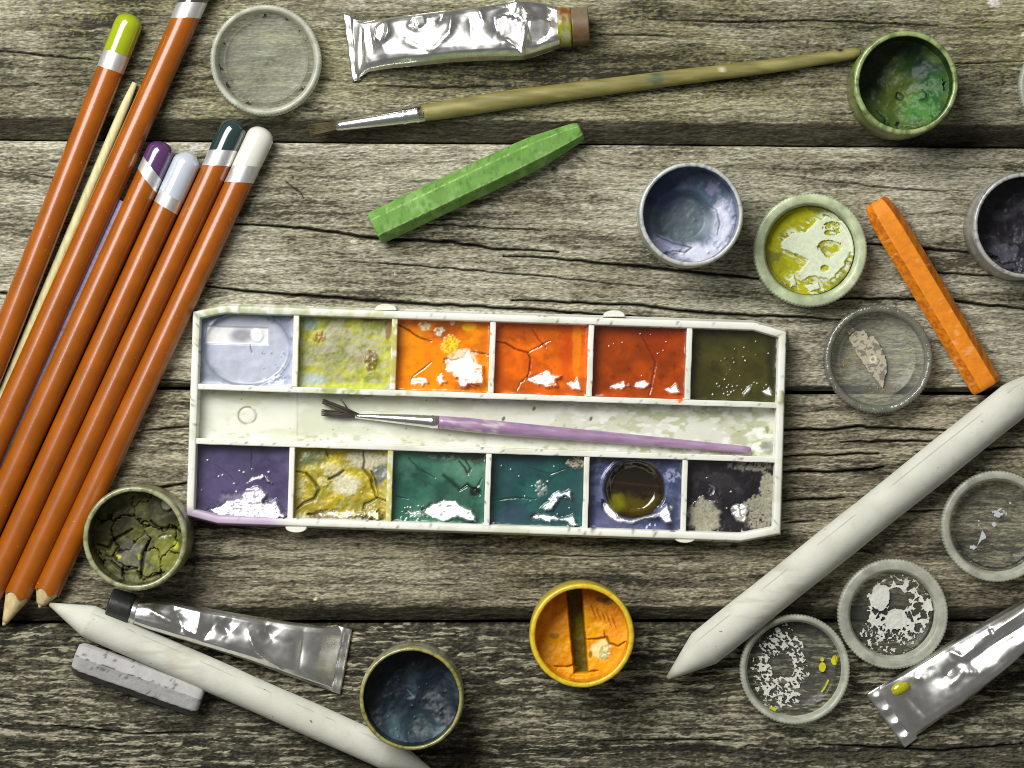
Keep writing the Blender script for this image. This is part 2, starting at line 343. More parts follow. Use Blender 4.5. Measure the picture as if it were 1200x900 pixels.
# ---------------------------------------------------------------- pencils
def circle_sec(r, m=36):
    c = circ(m); return lambda i: c*(r[i] if np.ndim(r) else r)
def pencil(top, end, r, capcol, capname, caplen, bandlen, slant, label, sharpened=None, capshape='dome'):
    a = P(*top, r); b = P(*end, r); L = np.linalg.norm(b-a); T = (b-a)/L
    t = thing('coloured_pencil', (*((a+b)/2)[:2], 0), label, 'pencil', 'brown barrelled coloured pencils fanned at the left edge')
    m = 40; c = circ(m); ca = c[:, 0]
    at = lambda s: a+T*s
    def seg(name, s0, s1, r0, r1, mt, sl0=0, sl1=0, n=2, caps=(False, False), wav=0, lab=None):
        ss = np.linspace(s0, s1, n); rr = np.linspace(r0, r1, n); k = np.linspace(0, 1, n)
        sh = [(ca*((1-q)*sl0+q*sl1)*r+q*wav*np.abs(np.sin(np.arange(m)*math.pi*5/m))) for q in k]
        V, F = sweep([at(s) for s in ss], lambda i: c*rr[i], sh, caps); return mesh(name, V, F, mt, t, label=lab)
    # cap with rounded end
    if capshape == 'dome': pr = [(0, .12), (.8, .36), (2.2, .58), (4.8, .78), (8, .92), (12, .985), (17, 1.0)]
    else: pr = [(0, .10), (.6, .34), (2.0, .50), (4.6, .66), (7.5, .82), (10, .93), (13, .99), (17, 1.0)]
    ss = [p[0] for p in pr]+[caplen*.6, caplen]; rr = [p[1]*(r+.9) for p in pr]+[r+.9, r+.7]
    n = len(ss); sh = [ca*slant*r*sst(.2, 1, np.array(ss[i]/caplen)) for i in range(n)]
    V, F = sweep([at(s) for s in ss], lambda i: c*rr[i], sh, (True, False)); mesh('cap', V, F, capmat(capname, capcol), t)
    seg('band', caplen-1, caplen+bandlen, r+.35, r+.35, M['band'], slant, slant, 3)
    be = L if not sharpened else L-sharpened
    seg('barrel', caplen+bandlen-1, be, r, r, M['barrel'], slant, 0, 24, (False, not sharpened), wav=(-5 if sharpened else 0))
    if sharpened:
        seg('wood_tip', be-6, L-4, r-.3, r*(1-(sharpened-4+6)/(sharpened+14))*.9, M['bare'], 0, 0, 8, (False, True))
        seg('lead', L-5, L, 3.2, 1.6, M['bare'], 0, 0, 3, (False, True))
    return t
pencil((155, 17), (-16, 449), 15.8, (150, 165, 10), 'lime_cap', 49, 21, -.05, 'coloured pencil with a lime green rounded cap, leftmost of the fan')
pencil((245, -40), (-30, 573), 15.9, (60, 58, 55), 'charcoal_cap', 48, 20, -.45, 'coloured pencil whose dark grey cap is cut by the top edge of the picture', capshape='dome')
pencil((193, 167), (-28, 650), 15.7, (84, 50, 96), 'purple_cap', 33, 16, .55, 'coloured pencil with a glossy purple cap and a slanted silver band')
pencil((224, 179), (-30, 734), 15.6, (184, 192, 202), 'pale_blue_cap', 56, 15, .12, 'coloured pencil with a pale blue grey cap next to the purple capped one', capshape='cone')
pencil((278, 142), (4, 733), 15.6, (34, 56, 56), 'dark_teal_cap', 38, 20, -.42, 'coloured pencil with a dark teal cap and a broad sharpened wooden end', sharpened=36)
pencil((310, 150), (46, 712), 15.6, (214, 214, 202), 'white_cap', 50, 21, -.42, 'coloured pencil with a white cap, rightmost of the fan beside the paint box', sharpened=18, capshape='dome')
a = P(158, 97, 7); b = P(-40, 562, 7); n = 20
pth = [a+(b-a)*q for q in np.linspace(0, 1, n)]; rr = [3.2, 5.2]+[5.8]*(n-2)
V, F = sweep(pth, circle_sec(rr, 20)); o = mesh('thin_wooden_stick', V, F, M['stick'])
tag(o, 'thin bare pale wooden stick between the lime and the charcoal capped pencils', 'stick')
a = P(144, 236, 9); b = P(-30, 600, 9); V, F = sweep([a+(b-a)*q for q in np.linspace(0, 1, 12)], circle_sec(7.5, 20))
o = mesh('chalk_stick', V, F, M['lilac']); tag(o, 'slim lilac chalk stick half hidden between brown pencils', 'chalk stick')

# ---------------------------------------------------------------- paper stumps
def stump_col(V, tip, ax, r):
    lat = ((V-tip)@np.array([-ax[1], ax[0], 0]))/r
    c = np.tile(lin((200, 201, 189)), (len(V), 1)); n = fbm(V[:, 0]/40, V[:, 1]/40, 31, 4); n2 = fbm(V[:, 0]/9, V[:, 1]/9, 32, 3)
    c = mix(c, lin((188, 187, 172)), sst(.45, .7, n)*.3); c = mix(c, lin((150, 148, 136)), sst(.66, .78, n2)*.12)
    d = np.hypot(V[:, 0]-tip[0], V[:, 1]-tip[1]); c = mix(c, lin((150, 136, 104)), sst(11, 2, d)*.8)
    c = mix(c, lin((120, 112, 92)), np.exp(-(np.abs(lat-.62+.05*(n-.5))/.022)**2)*(V[:, 2] > r)*sst(.40, .55, fbm(V[:, 0]/22, V[:, 1]/22, 35, 2))*sst(30, 70, d)*.55)
    return mix(c, lin((160, 152, 128)), sst(60, 30, np.abs(d-150))*sst(.5, .7, fbm(V[:, 0]/30, V[:, 1]/6, 33, 3))*.35)
def stump(tip0, sh0, sh1, tip1, r, label):
    pts = [tip0, sh0, sh1, tip1]; A = [P(*p, r) for p in pts]
    path = []; rr = []
    def lerp(a, b, q): return a+(b-a)*q
    for q, k in ((0, .08), (.02, .12), (.25, .33), (.5, .56), (.75, .78), (.97, .975)): path.append(lerp(A[0], A[1], q)); rr.append(k*r)
    for q in np.linspace(0.0, 1, 200): path.append(lerp(A[1], A[2], q)); rr.append(r*(1+.012*math.sin(q*19)))
    for q, k in ((.15, .92), (.45, .68), (.75, .38), (.97, .16), (1, .1)): path.append(lerp(A[2], A[3], q)); rr.append(k*r)
    path = np.array(path)
    V, F = sweep(path, circle_sec(rr, 128)); o = mesh('paper_stump', V, F, M['stump'], col=stump_col(V, A[0], (A[2]-A[1])/np.linalg.norm(A[2]-A[1]), r))
    return tag(o, label, 'blending stump', 'rolled white paper blending stumps')
stump((782, 795), (825, 760), (1188, 470), (1236, 431), 22.6, 'thick white paper blending stump crossing the lower right with its point by the orange jar')
stump((58, 708), (104, 728), (452, 882), (506, 904), 19.4, 'thinner white paper blending stump at lower left running under the navy jar')

# ---------------------------------------------------------------- pastels
def prism(p0, p1, sect, taper, m, label, name, mt, cf=None, zc=None, org=None, nn=70):
    """sect: polygon (lateral, z) ; taper: list (q, scale)"""
    sect = np.array(sect, float); 
    # dense rounded section
    per = []; n = len(sect)
    for i in range(n):
        a, b, c = sect[i-1], sect[i], sect[(i+1) % n]
        for q in (.12, .04): per.append(b+(a-b)*q*.6+(c-b)*0)
        per.append(b+(a-b)*.01+(c-b)*.01)
        for q in (.04, .12, .3, .5, .7): per.append(b+(c-b)*q)
    per = np.array(per); zc = per[:, 1].mean() if zc is None else zc
    A = P(*p0, zc); B = P(*p1, zc); qs = np.concatenate([[0, .006, .014], np.linspace(.03, .97, nn), [.986, .994, 1]])
    ks = np.interp(qs, [t[0] for t in taper], [t[1] for t in taper])
    def sec(i):
        s = per.copy(); s[:, 1] -= zc; s = s*ks[i]
        if ks[i] < 1: s[:, 1] -= (1-ks[i])*zc*.5
        jit = .3*(fbm(np.arange(len(s))/3.+0, np.full(len(s), qs[i]*60), 3, 3)-.5); return s*(1+jit[:, None]*.06)
    V, F = sweep([A+(B-A)*q for q in qs], sec); col = None
    if cf is not None:
        mlen = len(per); ii = np.arange(len(V)); j = ii % mlen; row = np.minimum(ii//mlen, len(qs)-1)
        col = cf(per[j], qs[row], V)
    return tag(mesh(name, V, F, mt, col=col), label, m)
def gcol(p, q, V):
    n = fbm(V[:, 0]/4, V[:, 1]/4+V[:, 2]/4, 13, 4); n2 = fbm((V[:, 0]*.9+V[:, 1]*.43)/22, (V[:, 1]*.9-V[:, 0]*.43)/2.2, 14, 3)
    c = np.tile(lin((106, 148, 70)), (len(V), 1)); c = mix(c, lin((84, 136, 44)), sst(.5, .66, n2)*.6); c = mix(c, lin((140, 176, 108)), sst(.56, .70, fbm(V[:, 0]/12, V[:, 1]/12, 15, 3))*.5)
    e = np.minimum(np.abs(np.abs(p[:, 0])-10.2), 9)
    c = mix(c, lin((150, 190, 112)), np.exp(-(e/1.1)**2)*sst(.4, .55, n)*.8); return mix(c, lin((70, 104, 50)), sst(.64, .72, n)*.6)
hx = lambda w: [(-w, w*.866), (-w*.5, w*1.732), (w*.5, w*1.732), (w, w*.866), (w*.5, 0), (-w*.5, 0)]
prism((439, 268), (681, 153), hx(20.3), [(0, .97), (.01, 1), (.70, 1), (.80, .94), (.975, .62), (1, .5)], 'pastel stick', 'bright green six-sided pastel stick with a worn tapering end', 'pastel_stick', M['green'], gcol, nn=200)
def oc(p, q, V):
    n = fbm(V[:, 0]/3, V[:, 1]/3+V[:, 2]/3, 3, 4); side = np.abs(p[:, 0]) > 9.7
    c = np.tile(lin((222, 130, 0)), (len(V), 1)); c = mix(c, lin((176, 88, 30)), np.where(side, sst(.42, .62, n)*.75, sst(.66, .75, n)*.3))
    return mix(c, lin((240, 170, 110)), sst(.70, .78, fbm(V[:, 0]/6, V[:, 1]/6, 8, 3))*.6)
prism((1026, 236), (1157, 454), hx(19.3), [(0, .62), (.015, .78), (.07, .93), (.16, 1), (.985, 1), (1, .9)], 'pastel stick', 'orange six-sided pastel stick with scuffed sides lying near the right edge', 'pastel_stick', M['orange'], oc, nn=260)
def gc(p, q, V):
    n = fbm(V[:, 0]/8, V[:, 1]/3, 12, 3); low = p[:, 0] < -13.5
    c = np.tile(lin((170, 169, 168)), (len(V), 1)); c = mix(c, lin((80, 79, 76)), np.where(low, .85, 0))  # shade of the lower side painted into its colour
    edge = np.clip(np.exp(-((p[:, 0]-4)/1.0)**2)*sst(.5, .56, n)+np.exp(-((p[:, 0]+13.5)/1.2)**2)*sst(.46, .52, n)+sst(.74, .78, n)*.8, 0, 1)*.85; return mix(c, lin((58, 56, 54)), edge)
prism((88, 770), (236, 822), [(-19, 0), (-22, 6), (-13, 27), (4, 34), (17, 27), (20, 19), (18, 0)], [(0, .78), (.03, .95), (.06, 1), (.95, 1), (.985, .93), (1, .8)], 'pastel stick', 'short pale grey chalk block with chipped dark edges beside the lower left stump', 'pastel_stick', M['grey'], gc)
for o in bpy.data.objects:
    if o.name.startswith('pastel_stick'): o['group'] = 'short sticks of pastel and chalk'

# ---------------------------------------------------------------- big brush
t = thing('paint_brush', P(700, 103), 'long olive green wooden paint brush with a bare metal ferrule near the top', 'brush', 'artist brushes')
def tubeobj(name, pts, mt, colf=None, m=28, par=t, n=None, capz=(True, True)):
    """pts: (px,py,z,r)"""
    pts = np.array(pts, float); L = np.concatenate([[0], np.cumsum(np.hypot(*np.diff(pts[:, :2], axis=0).T))]); n = n or max(8, int(L[-1]/6))
    q = np.linspace(0, L[-1], n); q = np.unique(np.concatenate([q, L])); I = [np.interp(q, L, pts[:, k]) for k in range(4)]
    path = [P(I[0][i], I[1][i], I[2][i]) for i in range(len(q))]
    V, F = sweep(path, circle_sec(I[3], m), cap=capz); return mesh(name, V, F, mt, par, None if colf is None else colf(V))
def oh(V):
    n = fbm(V[:, 0]/30, V[:, 1]/5, 7, 3); c = mix(lin((118, 112, 60)), lin((146, 138, 86)), sst(.3, .7, n)*.7)
    c = mix(c, lin((62, 84, 66)), sst(10, 4, np.hypot(V[:, 0]-168, V[:, 1]-356)+8*n-4)*.8)
    return mix(c, lin((205, 200, 175)), sst(4, 2, np.hypot(V[:, 0]-246, (V[:, 1]-367)))*.8)
tubeobj('handle', [(495, 132.5, 11, 9.6), (530, 127.5, 11, 10.8), (600, 116, 11, 11), (700, 103, 10.5, 10), (800, 90, 10, 9.2), (900, 78, 9.5, 8.2), (985, 65, 9, 7.4), (1000, 62.5, 9, 7), (1007, 61.5, 9, 5), (1009, 61, 9, 2)], M['olive'], oh)
tubeobj('ferrule', [(394, 148, 8, 5.6), (420, 144.3, 8.6, 6.8), (470, 137, 9.6, 8.9), (473, 136.5, 9.8, 9.9), (476, 136, 9.8, 9.2), (486, 134.3, 10, 9.6), (489, 134, 10, 10.3), (492, 133.5, 10, 9.8), (498, 132.4, 10.6, 10.2)], M['ferrule'], m=36)
def hairs(par, root, tip, rw, tw, n, z, mt, seed, curve=0):
    rnd = random.Random(seed); parts = []
    for k in range(n):
        u = rnd.uniform(-1, 1); dx, dy = tip[0]-root[0], tip[1]-root[1]; L = math.hypot(dx, dy); nx, ny = -dy/L, dx/L
        e = rnd.uniform(.82, 1.03); a = (root[0]+nx*u*rw, root[1]+ny*u*rw); b = (root[0]+dx*e+nx*u*tw, root[1]+dy*e+ny*u*tw); mid = ((a[0]+b[0])/2+nx*curve*u, (a[1]+b[1])/2+ny*curve*u)
        zz = z+rnd.uniform(-1, 1)*rw*.7
        V, F = sweep([P(*a, z+(zz-z)*.5), P(*mid, zz), P(*b, zz)], circle_sec([.9, .8, .25], 4)); parts.append((V, F, np.zeros(3)))
    V, F, _ = join(parts); return mesh('bristles', V, F, mt, par)
hairs(t, (396, 147.5), (362, 153), 4.8, 7.5, 170, 7, mat('brown_bristle', lin((74, 64, 36)), rough=.7), 3)

# ---------------------------------------------------------------- paint surfaces
class Field:
    def __init__(s, X, Y, base, seed=1, rough=.22):
        s.X, s.Y, s.sd = X, Y, seed; s.zb = 0; s.h = np.zeros(X.shape); s.c = np.tile(lin(base), X.shape+(1,)).astype(float); s.r = np.full(X.shape, rough)
    def undul(s, amp, sc): s.h += amp*(fbm(s.X/sc, s.Y/sc, s.sd+40)-.5); return s
    def tint(s, col, sc, lo=.45, hi=.65, k=1., o=4, sd=0):
        m = sst(lo, hi, fbm(s.X/sc, s.Y/sc, s.sd+50+sd, o))*k; s.c = mix(s.c, lin(col), m); return s
    def blob(s, x, y, rx, ry, col, k=1, edge=.35, sc=9, rough=None, h=0, hole=0, soft=.3):
        n = fbm(s.X/sc, s.Y/sc, s.sd+int(x)+int(y), 4)-.5; d = np.hypot((s.X-x)/rx, (s.Y-y)/ry)+n*edge*2.4
        m = sst(1+soft*.5, 1-soft, d)
        if hole: m = m*sst(hole, hole+.12, fbm(s.X/2.6, s.Y/2.6, s.sd+int(x)+3, 3))
        m = m*k; s.c = mix(s.c, lin(col), m); s.h += h*m
        if rough is not None: s.r = s.r*(1-m)+rough*m
        return s
    def grain(s, x, y, rx, ry, col, k=.9, sc=2.2, dens=.5, rough=.9, edge=.3):
        n = fbm(s.X/8, s.Y/8, s.sd+int(x), 3)-.5; d = np.hypot((s.X-x)/rx, (s.Y-y)/ry)+n*edge*2.4
        m = sst(1.15, .75, d); g = fbm(s.X/sc, s.Y/sc, s.sd+int(y), 3); mm = m*sst(1-dens-.12, 1-dens+.12, g+.25*(m-.5))
        s.c = mix(s.c, lin(col)*(.75+.5*vn(s.X/1.7, s.Y/1.7, 5))[..., None], mm*k); s.r = s.r*(1-m)+rough*m; s.h += mm*1.2; return s
    def crack(s, pts, w=1., dep=4, col=(40, 25, 10), k=.9):
        d, t = dseg(s.X+1.6*(fbm(s.X/6, s.Y/6, 3)-.5), s.Y+1.6*(fbm(s.X/6, s.Y/6, 4)-.5), pts); ww = w*(.5+.7*np.sin(np.pi*np.clip(t, .08, .92)))
        m = np.exp(-(d/ww)**2); s.h -= dep*m*.6; s.h += .12*np.exp(-((d-ww*2.2)/2)**2); s.c = mix(s.c, lin(col), m*k); return s
    def glint(s, pts, edge=1.6, sc=5, slope=.34, per=9, wob=3):
        """a window highlight: surface tilted to face the window and lightened in colour"""
        n = fbm(s.X/sc, s.Y/sc, s.sd+int(pts[0][0]), 3)-.5; d = sdpoly(s.X, s.Y, pts)+n*edge*3; m = sst(-.5, .9, d)
        ph = (s.Y+wob*(fbm(s.X/7, s.Y/11, s.sd+7)-.5)*2-min(p[1] for p in pts))/per
        saw = (ph-np.floor(ph)); x0 = (s.X-np.mean([p[0] for p in pts]))
        s.h = s.zb+(s.h-s.zb)*(1-m*.8)+m*(.26*(s.Y-min(p[1] for p in pts))+.22*x0+(.4+.5*edge)*(fbm(s.X/5, s.Y/3.5, s.sd+9, 3)-.5)-.5)
        s.r = s.r*(1-m)+.16*m; s.c = mix(s.c, np.minimum(s.c*.8+.30, .8), m*.6); return s  # window highlight put into the colour as well as the tilt
    def spots(s, n, box, seed, size=(.8, 1.6), hh=1.1, col=None):
        rd = random.Random(seed)
        for k in range(n):
            x = rd.uniform(box[0], box[2]); y = rd.uniform(box[1], box[3]); r = rd.uniform(*size); d = np.hypot(s.X-x, s.Y-y); m = np.exp(-(d/r)**2); s.h += hh*m
            if col is not None: s.c = mix(s.c, lin(col), np.clip(m*1.3, 0, 1)*.8)
        return s
def wet(s, y0, y1, amp=6):
    """meniscus climbing to the lower wall"""
    s.h += amp*sst(y0, y1, s.Y)**2; return s

# ---------------------------------------------------------------- palette
PZ = 36.; pc = np.array([570., 496.]); ca_, sa_ = math.cos(math.radians(1.85)), math.sin(math.radians(1.85))
def pal_px(u, v): return pc[0]+u*ca_-v*sa_, pc[1]+u*sa_+v*ca_
def palW(V, z=None):
    """local (u, v_down, z) -> world pixel units; the plan is measured at the rim height"""
    V = np.asarray(V, float); x, y = pal_px(V[:, 0], V[:, 1]); f = (D-PZ)/D
    return np.stack([(x-600)*f, (450-y)*f, V[:, 2]], 1)
pal = thing('paint_box', (*palW([(0, 0, 0)])[0][:2], 0), 'long open white plastic watercolour box with twelve cracked paint pans', 'paint box')
def dirt(V, base=(226, 227, 217), k=1.):
    x, y, z = V[:, 0], V[:, 1], V[:, 2]
    n = fbm(x/11, y/8+z/6, 61, 4); c = mix(lin(base), lin((176, 180, 140)), sst(.55, .72, fbm(x/45, y/25, 62, 3))*.35*k)
    c = mix(c, lin((84, 84, 72)), sst(.68, .76, fbm(x/3.5, y/3.0+z/6, 63, 3))*sst(.42, .6, n)*.8*k)
    c = mix(c, lin((170, 172, 70)), sst(8, 0, np.abs(x+200)-60)*sst(.45, .6, n)*.5*k*(y > 50)); return c
def slab(name, u0, u1, v0, v1, z0, z1, bev=1.2, nu=None, par=pal, colf=None, label=None):
    """box subdivided along its length so that dirt can show"""
    lu, lv = u1-u0, v1-v0; nu = nu or max(2, int(max(lu, lv)/3)); ax = 0 if lu >= lv else 1
    q = np.linspace(0, 1, nu); w0, w1 = (v0, v1) if ax == 0 else (u0, u1); a0, a1 = (u0, u1) if ax == 0 else (v0, v1)
    prof = [(w0, z0), (w0, z1-bev), (w0+bev*.3, z1-bev*.3), (w0+bev, z1), ((w0+w1)/2, z1+.1), (w1-bev, z1), (w1-bev*.3, z1-bev*.3), (w1, z1-bev), (w1, z0)]
    rows = []
    for s in q:
        p = a0+(a1-a0)*s; wb = .5*(float(vn(np.array(p/14.), np.array(w0), 4))-.5)
        rows += [(p, w+wb, z) if ax == 0 else (w+wb, p, z) for (w, z) in prof]
    V = palW(np.array(rows)); m = len(prof); F = [gridF(nu, m, flip=(ax == 0)), np.array([list(range(m))]), np.array([list(range((nu-1)*m, nu*m))[::-1]])]
    return mesh(name, V, F, M['plastic'], par, (colf or dirt)(V), smooth=False, label=label)
# outer frame: ring with chamfered corners, dense along the loop
oc8 = [(-348, -119.5), (-312, -128), (311, -128), (348, -118.5), (348.5, 118), (303, 128.2), (-311, 127.5), (-348, 119.3)]
def inset(poly, d):
    out = []; n = len(poly)
    for i in range(n):
        a, b, c = np.array(poly[i-1], float), np.array(poly[i], float), np.array(poly[(i+1) % n], float)
        n1 = np.array([-(b-a)[1], (b-a)[0]])/np.linalg.norm(b-a); n2 = np.array([-(c-b)[1], (c-b)[0]])/np.linalg.norm(c-b); m = n1+n2; m /= 1+n1@n2
        out.append(b+m*d)
    return out
loops = []
for (d, z) in ((-3.5, 0), (-1.2, 6), (0, PZ-1.5), (.6, PZ-.4), (1.8, PZ), (7.2, PZ), (8.2, PZ-.6), (8.8, PZ-2), (10.5, 2)):
    pl = inset(oc8, d); lp = []
    for i in range(8):
        a, b = pl[i], pl[(i+1) % 8]; n = max(3, int(np.linalg.norm(np.array(oc8[i])-oc8[(i+1) % 8])/3)); 
        for k in range(n): lp.append((*(np.array(a)+(np.array(b)-a)*k/n), z))
    loops.append(lp)
nl = len(loops[0]); V = palW(np.array(loops).reshape(-1, 3)); colr = dirt(V)
x, y = V[:, 0], V[:, 1]
nn = fbm(x/7, y/7, 65, 3)
colr = mix(colr, lin((176, 150, 186)), sst(-245, -290, x)*sst(-140, -150, y)*.8)
colr = mix(colr, lin((160, 168, 120)), sst(.45, .6, nn)*sst(-100, -330, x)*(y > 75)*.75)
colr = mix(colr, lin((130, 130, 30)), sst(7, 4, np.hypot(x-317, y+18)+4*(nn-.5))*.85)
colr = mix(colr, lin((60, 62, 66)), sst(5, 2, np.hypot(x+371, y-83)+8*(nn-.5))*.8)
mesh('frame', V, gridF(len(loops), nl, True, flip=True), M['plastic'], pal, colr)
for (px, py, s) in ((452, 363.5, -1), (720, 371, -1), (347, 617, 1), (803, 629, 1)):
    a = np.linspace(0, math.pi, 15); base = []
    for (k, z) in ((1, 6), (1, 31), (.97, 33), (.9, 34)):
        base += [(px+13*k*math.cos(q), py+s*(7.6*k*math.sin(q)**.8), z) for q in a]
    base = np.array(base); f = (D-PZ)/D; V = np.stack([(base[:, 0]-600)*f, (450-base[:, 1])*f, base[:, 2]], 1)
    F = [gridF(4, 15, flip=(s < 0)), np.array([list(range(45, 60))[::-s]])]; mesh('clasp', V, F, M['plastic'], pal, dirt(V, (226, 226, 214), .5), smooth=False)
# floor of the mixing channel
us = np.linspace(-340, 340, 500); vs = np.linspace(-34, 34, 64); U, Vv = np.meshgrid(us, vs); fz = 13+2.2*np.abs(Vv/34)**6
PX, PY = pal_px(U, Vv); n1_ = fbm(PX/30, PY/14, 71, 4); n2_ = fbm(PX/8, PY/4, 72, 4)
c = np.tile(lin((214, 216, 202)), U.shape+(1,)); c = mix(c, lin((188, 192, 160)), sst(.45, .65, n1_)*.55)
c = mix(c, lin((150, 152, 110)), sst(.58, .70, n2_)*sst(12, 30, Vv)*.75); c = mix(c, lin((140, 132, 90)), sst(.6, .7, n2_)*sst(-20, -32, Vv)*.8)
c = mix(c, lin((160, 168, 110)), sst(.52, .62, fbm(PX/14, PY/10, 74, 3))*sst(60, 200, U)*.55)
c = mix(c, lin((232, 234, 226)), sst(.55, .65, fbm(PX/12, PY/6, 75, 3))*sst(40, 130, U)*.8)
c = mix(c, lin((90, 95, 100)), sst(14, 5, np.hypot(PX-903, PY-525)+16*(n2_-.5))*.6); c = mix(c, lin((120, 124, 40)), sst(4, 2, np.hypot((PX-901)*1.3, (PY-504)*.7))*.8)
rr_ = np.hypot((PX-288), (PY-487)*1.05); c = mix(c, lin((118, 116, 98)), np.exp(-((rr_-10.5)/1.2)**2)*sst(.25, .5, fbm(PX/5, PY/5, 76))*.9)
fz = fz-.5*np.exp(-((rr_-10)/1.2)**2)
c = mix(c, lin((60, 60, 50)), sst(.86, .90, fbm(PX/2.2, PY/2.2, 77, 2))*sst(.45, .6, n1_)*.9)
for (x_, y_) in ((626, 479), (693, 491), (590, 491)): c = mix(c, lin((70, 66, 40)), sst(2.8, 1.2, np.hypot(PX-x_, (PY-y_)*.8+.4*(PX-x_)))*.9)
c = mix(c, lin((120, 118, 104)), np.exp(-((PX-347)/.8)**2)*.35)
V = palW(np.stack([U, Vv, fz], -1).reshape(-1, 3)); mesh('mixing_channel', V, gridF(64, 500, flip=True), M['plastic'], pal, c.reshape(-1, 3))
mesh('tray_base', palW(box(-338, 338, -117, 117, 0.5, 6)[0]), box(0, 1, 0, 1, 0, 1)[1], M['plastic'], pal, lin((200, 200, 190)), smooth=False)
def dcol(V):
    c = dirt(V, k=.8); n = fbm(V[:, 0]/9, V[:, 1]/9, 66, 3); return mix(c, lin((150, 160, 40)), sst(20, 0, np.abs(V[:, 0]+180)-50)*(V[:, 1] > -30)*sst(.42, .6, n)*.75)
slab('row_divider', -341, 340, -35.5, -28.6, 6, PZ-1.5, colf=lambda V: mix(dcol(V), lin((222, 110, 20)), sst(4.2, 2.4, np.hypot(V[:, 0]-195, V[:, 1]+18.5)))); slab('row_divider', -341, 340, 28.4, 35.4, 6, PZ-1.5)
UD = [-226.5+115.3*k for k in range(5)]
def d2(V):
    c = dirt(V, k=.9); n = fbm(V[:, 0]/5, V[:, 1]/5, 67, 3)
    return mix(c, lin((178, 170, 30)), sst(9, 3, np.abs(V[:, 0]+137))*(V[:, 1] > 0)*sst(.3, .5, n)*.85)
for k, u in enumerate(UD):
    slab('pan_divider', u-3.4, u+3.4, -121, -35.8, 6, PZ-2.2, colf=d2)
    slab('pan_divider', u-3.3, u+3.3, 35.7, 121, 6, PZ-2.2, colf=(lambda V: mix(dirt(V, k=1.2), lin((186, 178, 20)), sst(.35, .5, fbm(V[:, 0]/6, V[:, 1]/6, 68, 3))*(V[:, 1] < 9999)*.8)) if k == 1 else dirt)
EU = [-339.5]+UD+[339.5]
def pan(i, row, fn, base, rough, seed, label, zb=19):
    u0, u1 = EU[i]+(3 if i else 0)-1, EU[i+1]-(3 if i < 5 else 0)+1; v0, v1 = (-120, -34) if row == 0 else (34, 120)
    nu, nv = int((u1-u0)/.9), int((v1-v0)/.9); U, W_ = np.meshgrid(np.linspace(u0, u1, nu), np.linspace(v0, v1, nv)); X, Y = pal_px(U, W_)
    s = Field(X, Y, base, seed, rough); s.undul(1.6, 34); s.undul(.3, 12); tn_ = fbm(X/26, Y/18, seed+77, 4); s.c = s.c*(.72+.56*sst(.3, .7, tn_))[..., None]; tk_ = sst(.60, .74, fbm(X/9, Y/9, seed+78, 4)); s.c = mix(s.c, s.c*.45, tk_*.5)
    s.U0 = (U-u0)/(u1-u0); s.V0 = (W_-v0)/(v1-v0)
    e = np.minimum(np.minimum(U-u0, u1-U), np.minimum(W_-v0, v1-W_)); s.h += 2.2*np.exp(-e/3.0)
    fn(s); V = palW(np.stack([U, W_, zb+s.h], -1).reshape(-1, 3))
    keep = sdpoly(U, W_, inset(oc8, 7.6)) > -.6
    Fq = gridF(nv, nu, flip=True); kk = keep.ravel(); Fq = Fq[kk[Fq].all(1)]
    V[~kk, 2] = 8
    return mesh('paint', V, Fq, M['paint'], pal, s.c.reshape(-1, 3), np.clip(s.r, .05, 1).ravel(), label=label)
def p1(s):
    s.tint((138, 146, 170), 30, .4, .7).blob(290, 368, 58, 17, (72, 88, 120), .9, soft=.8); s.blob(240, 400, 12, 30, (110, 122, 150), .6, soft=.8)
    d = np.hypot((s.X-288)/52, (s.Y-408)/45); s.h += -1.8*sst(1.06, .9, d)+1.2*np.exp(-((d-1.0)/.035)**2); s.c = mix(s.c, lin((180, 184, 198)), sst(1., .8, d)*.7)
    s.c = mix(s.c, lin((120, 128, 100)), np.exp(-((d-1.)/.03)**2)*sst(405, 430, s.Y)*.6)
    k = sst(-.6, .8, sdpoly(s.X, s.Y, [(241, 382), (313, 384), (313, 404), (239, 402)])); s.h -= 1.6*k; s.c = mix(s.c, lin((220, 220, 220)), k)
    s.blob(282, 393, 16, 9, (120, 124, 134), .85, .1, soft=.6); s.blob(300, 393, 7.5, 8.5, (226, 226, 226), 1, .03, h=1.4)
    s.crack([(292, 404), (294, 415)], .7, 1.5, (80, 80, 90)); s.spots(16, (300, 410, 335, 450), 4, (.6, 1.2), .4, (110, 114, 130)); s.blob(325, 372, 14, 8, (80, 88, 96), .5, hole=.5); s.blob(320, 445, 18, 6, (232, 234, 240), .7, hole=.5)
def p2(s):
    s.tint((168, 170, 4), 16, .35, .55).tint((120, 130, 30), 12, .55, .7, .8, sd=3).tint((168, 164, 138), 10, .50, .62, .7, sd=7).tint((140, 110, 20), 9, .70, .78, .6, sd=11)
    s.blob(400, 420, 42, 30, (156, 154, 128), .6, .5, 7, .85, hole=.42); s.blob(430, 400, 22, 22, (172, 170, 156), .6, .4, 6, .9, hole=.4)
    s.blob(440, 371, 20, 6, (120, 70, 15), .9, .3, rough=.25); s.blob(455, 385, 5, 14, (110, 60, 15), .8, .3); s.blob(362, 377, 10, 9, (90, 120, 110), .8); s.blob(368, 445, 16, 10, (160, 176, 176), .8)
    s.grain(434, 422, 9, 14, (104, 60, 14), .85, 3.4, .55, .4); s.grain(373, 395, 8, 8, (150, 96, 14), .8, 3, .5, .5); s.blob(410, 453, 44, 5, (176, 186, 6), .9, .4); s.undul(2.2, 9); s.undul(.8, 4)
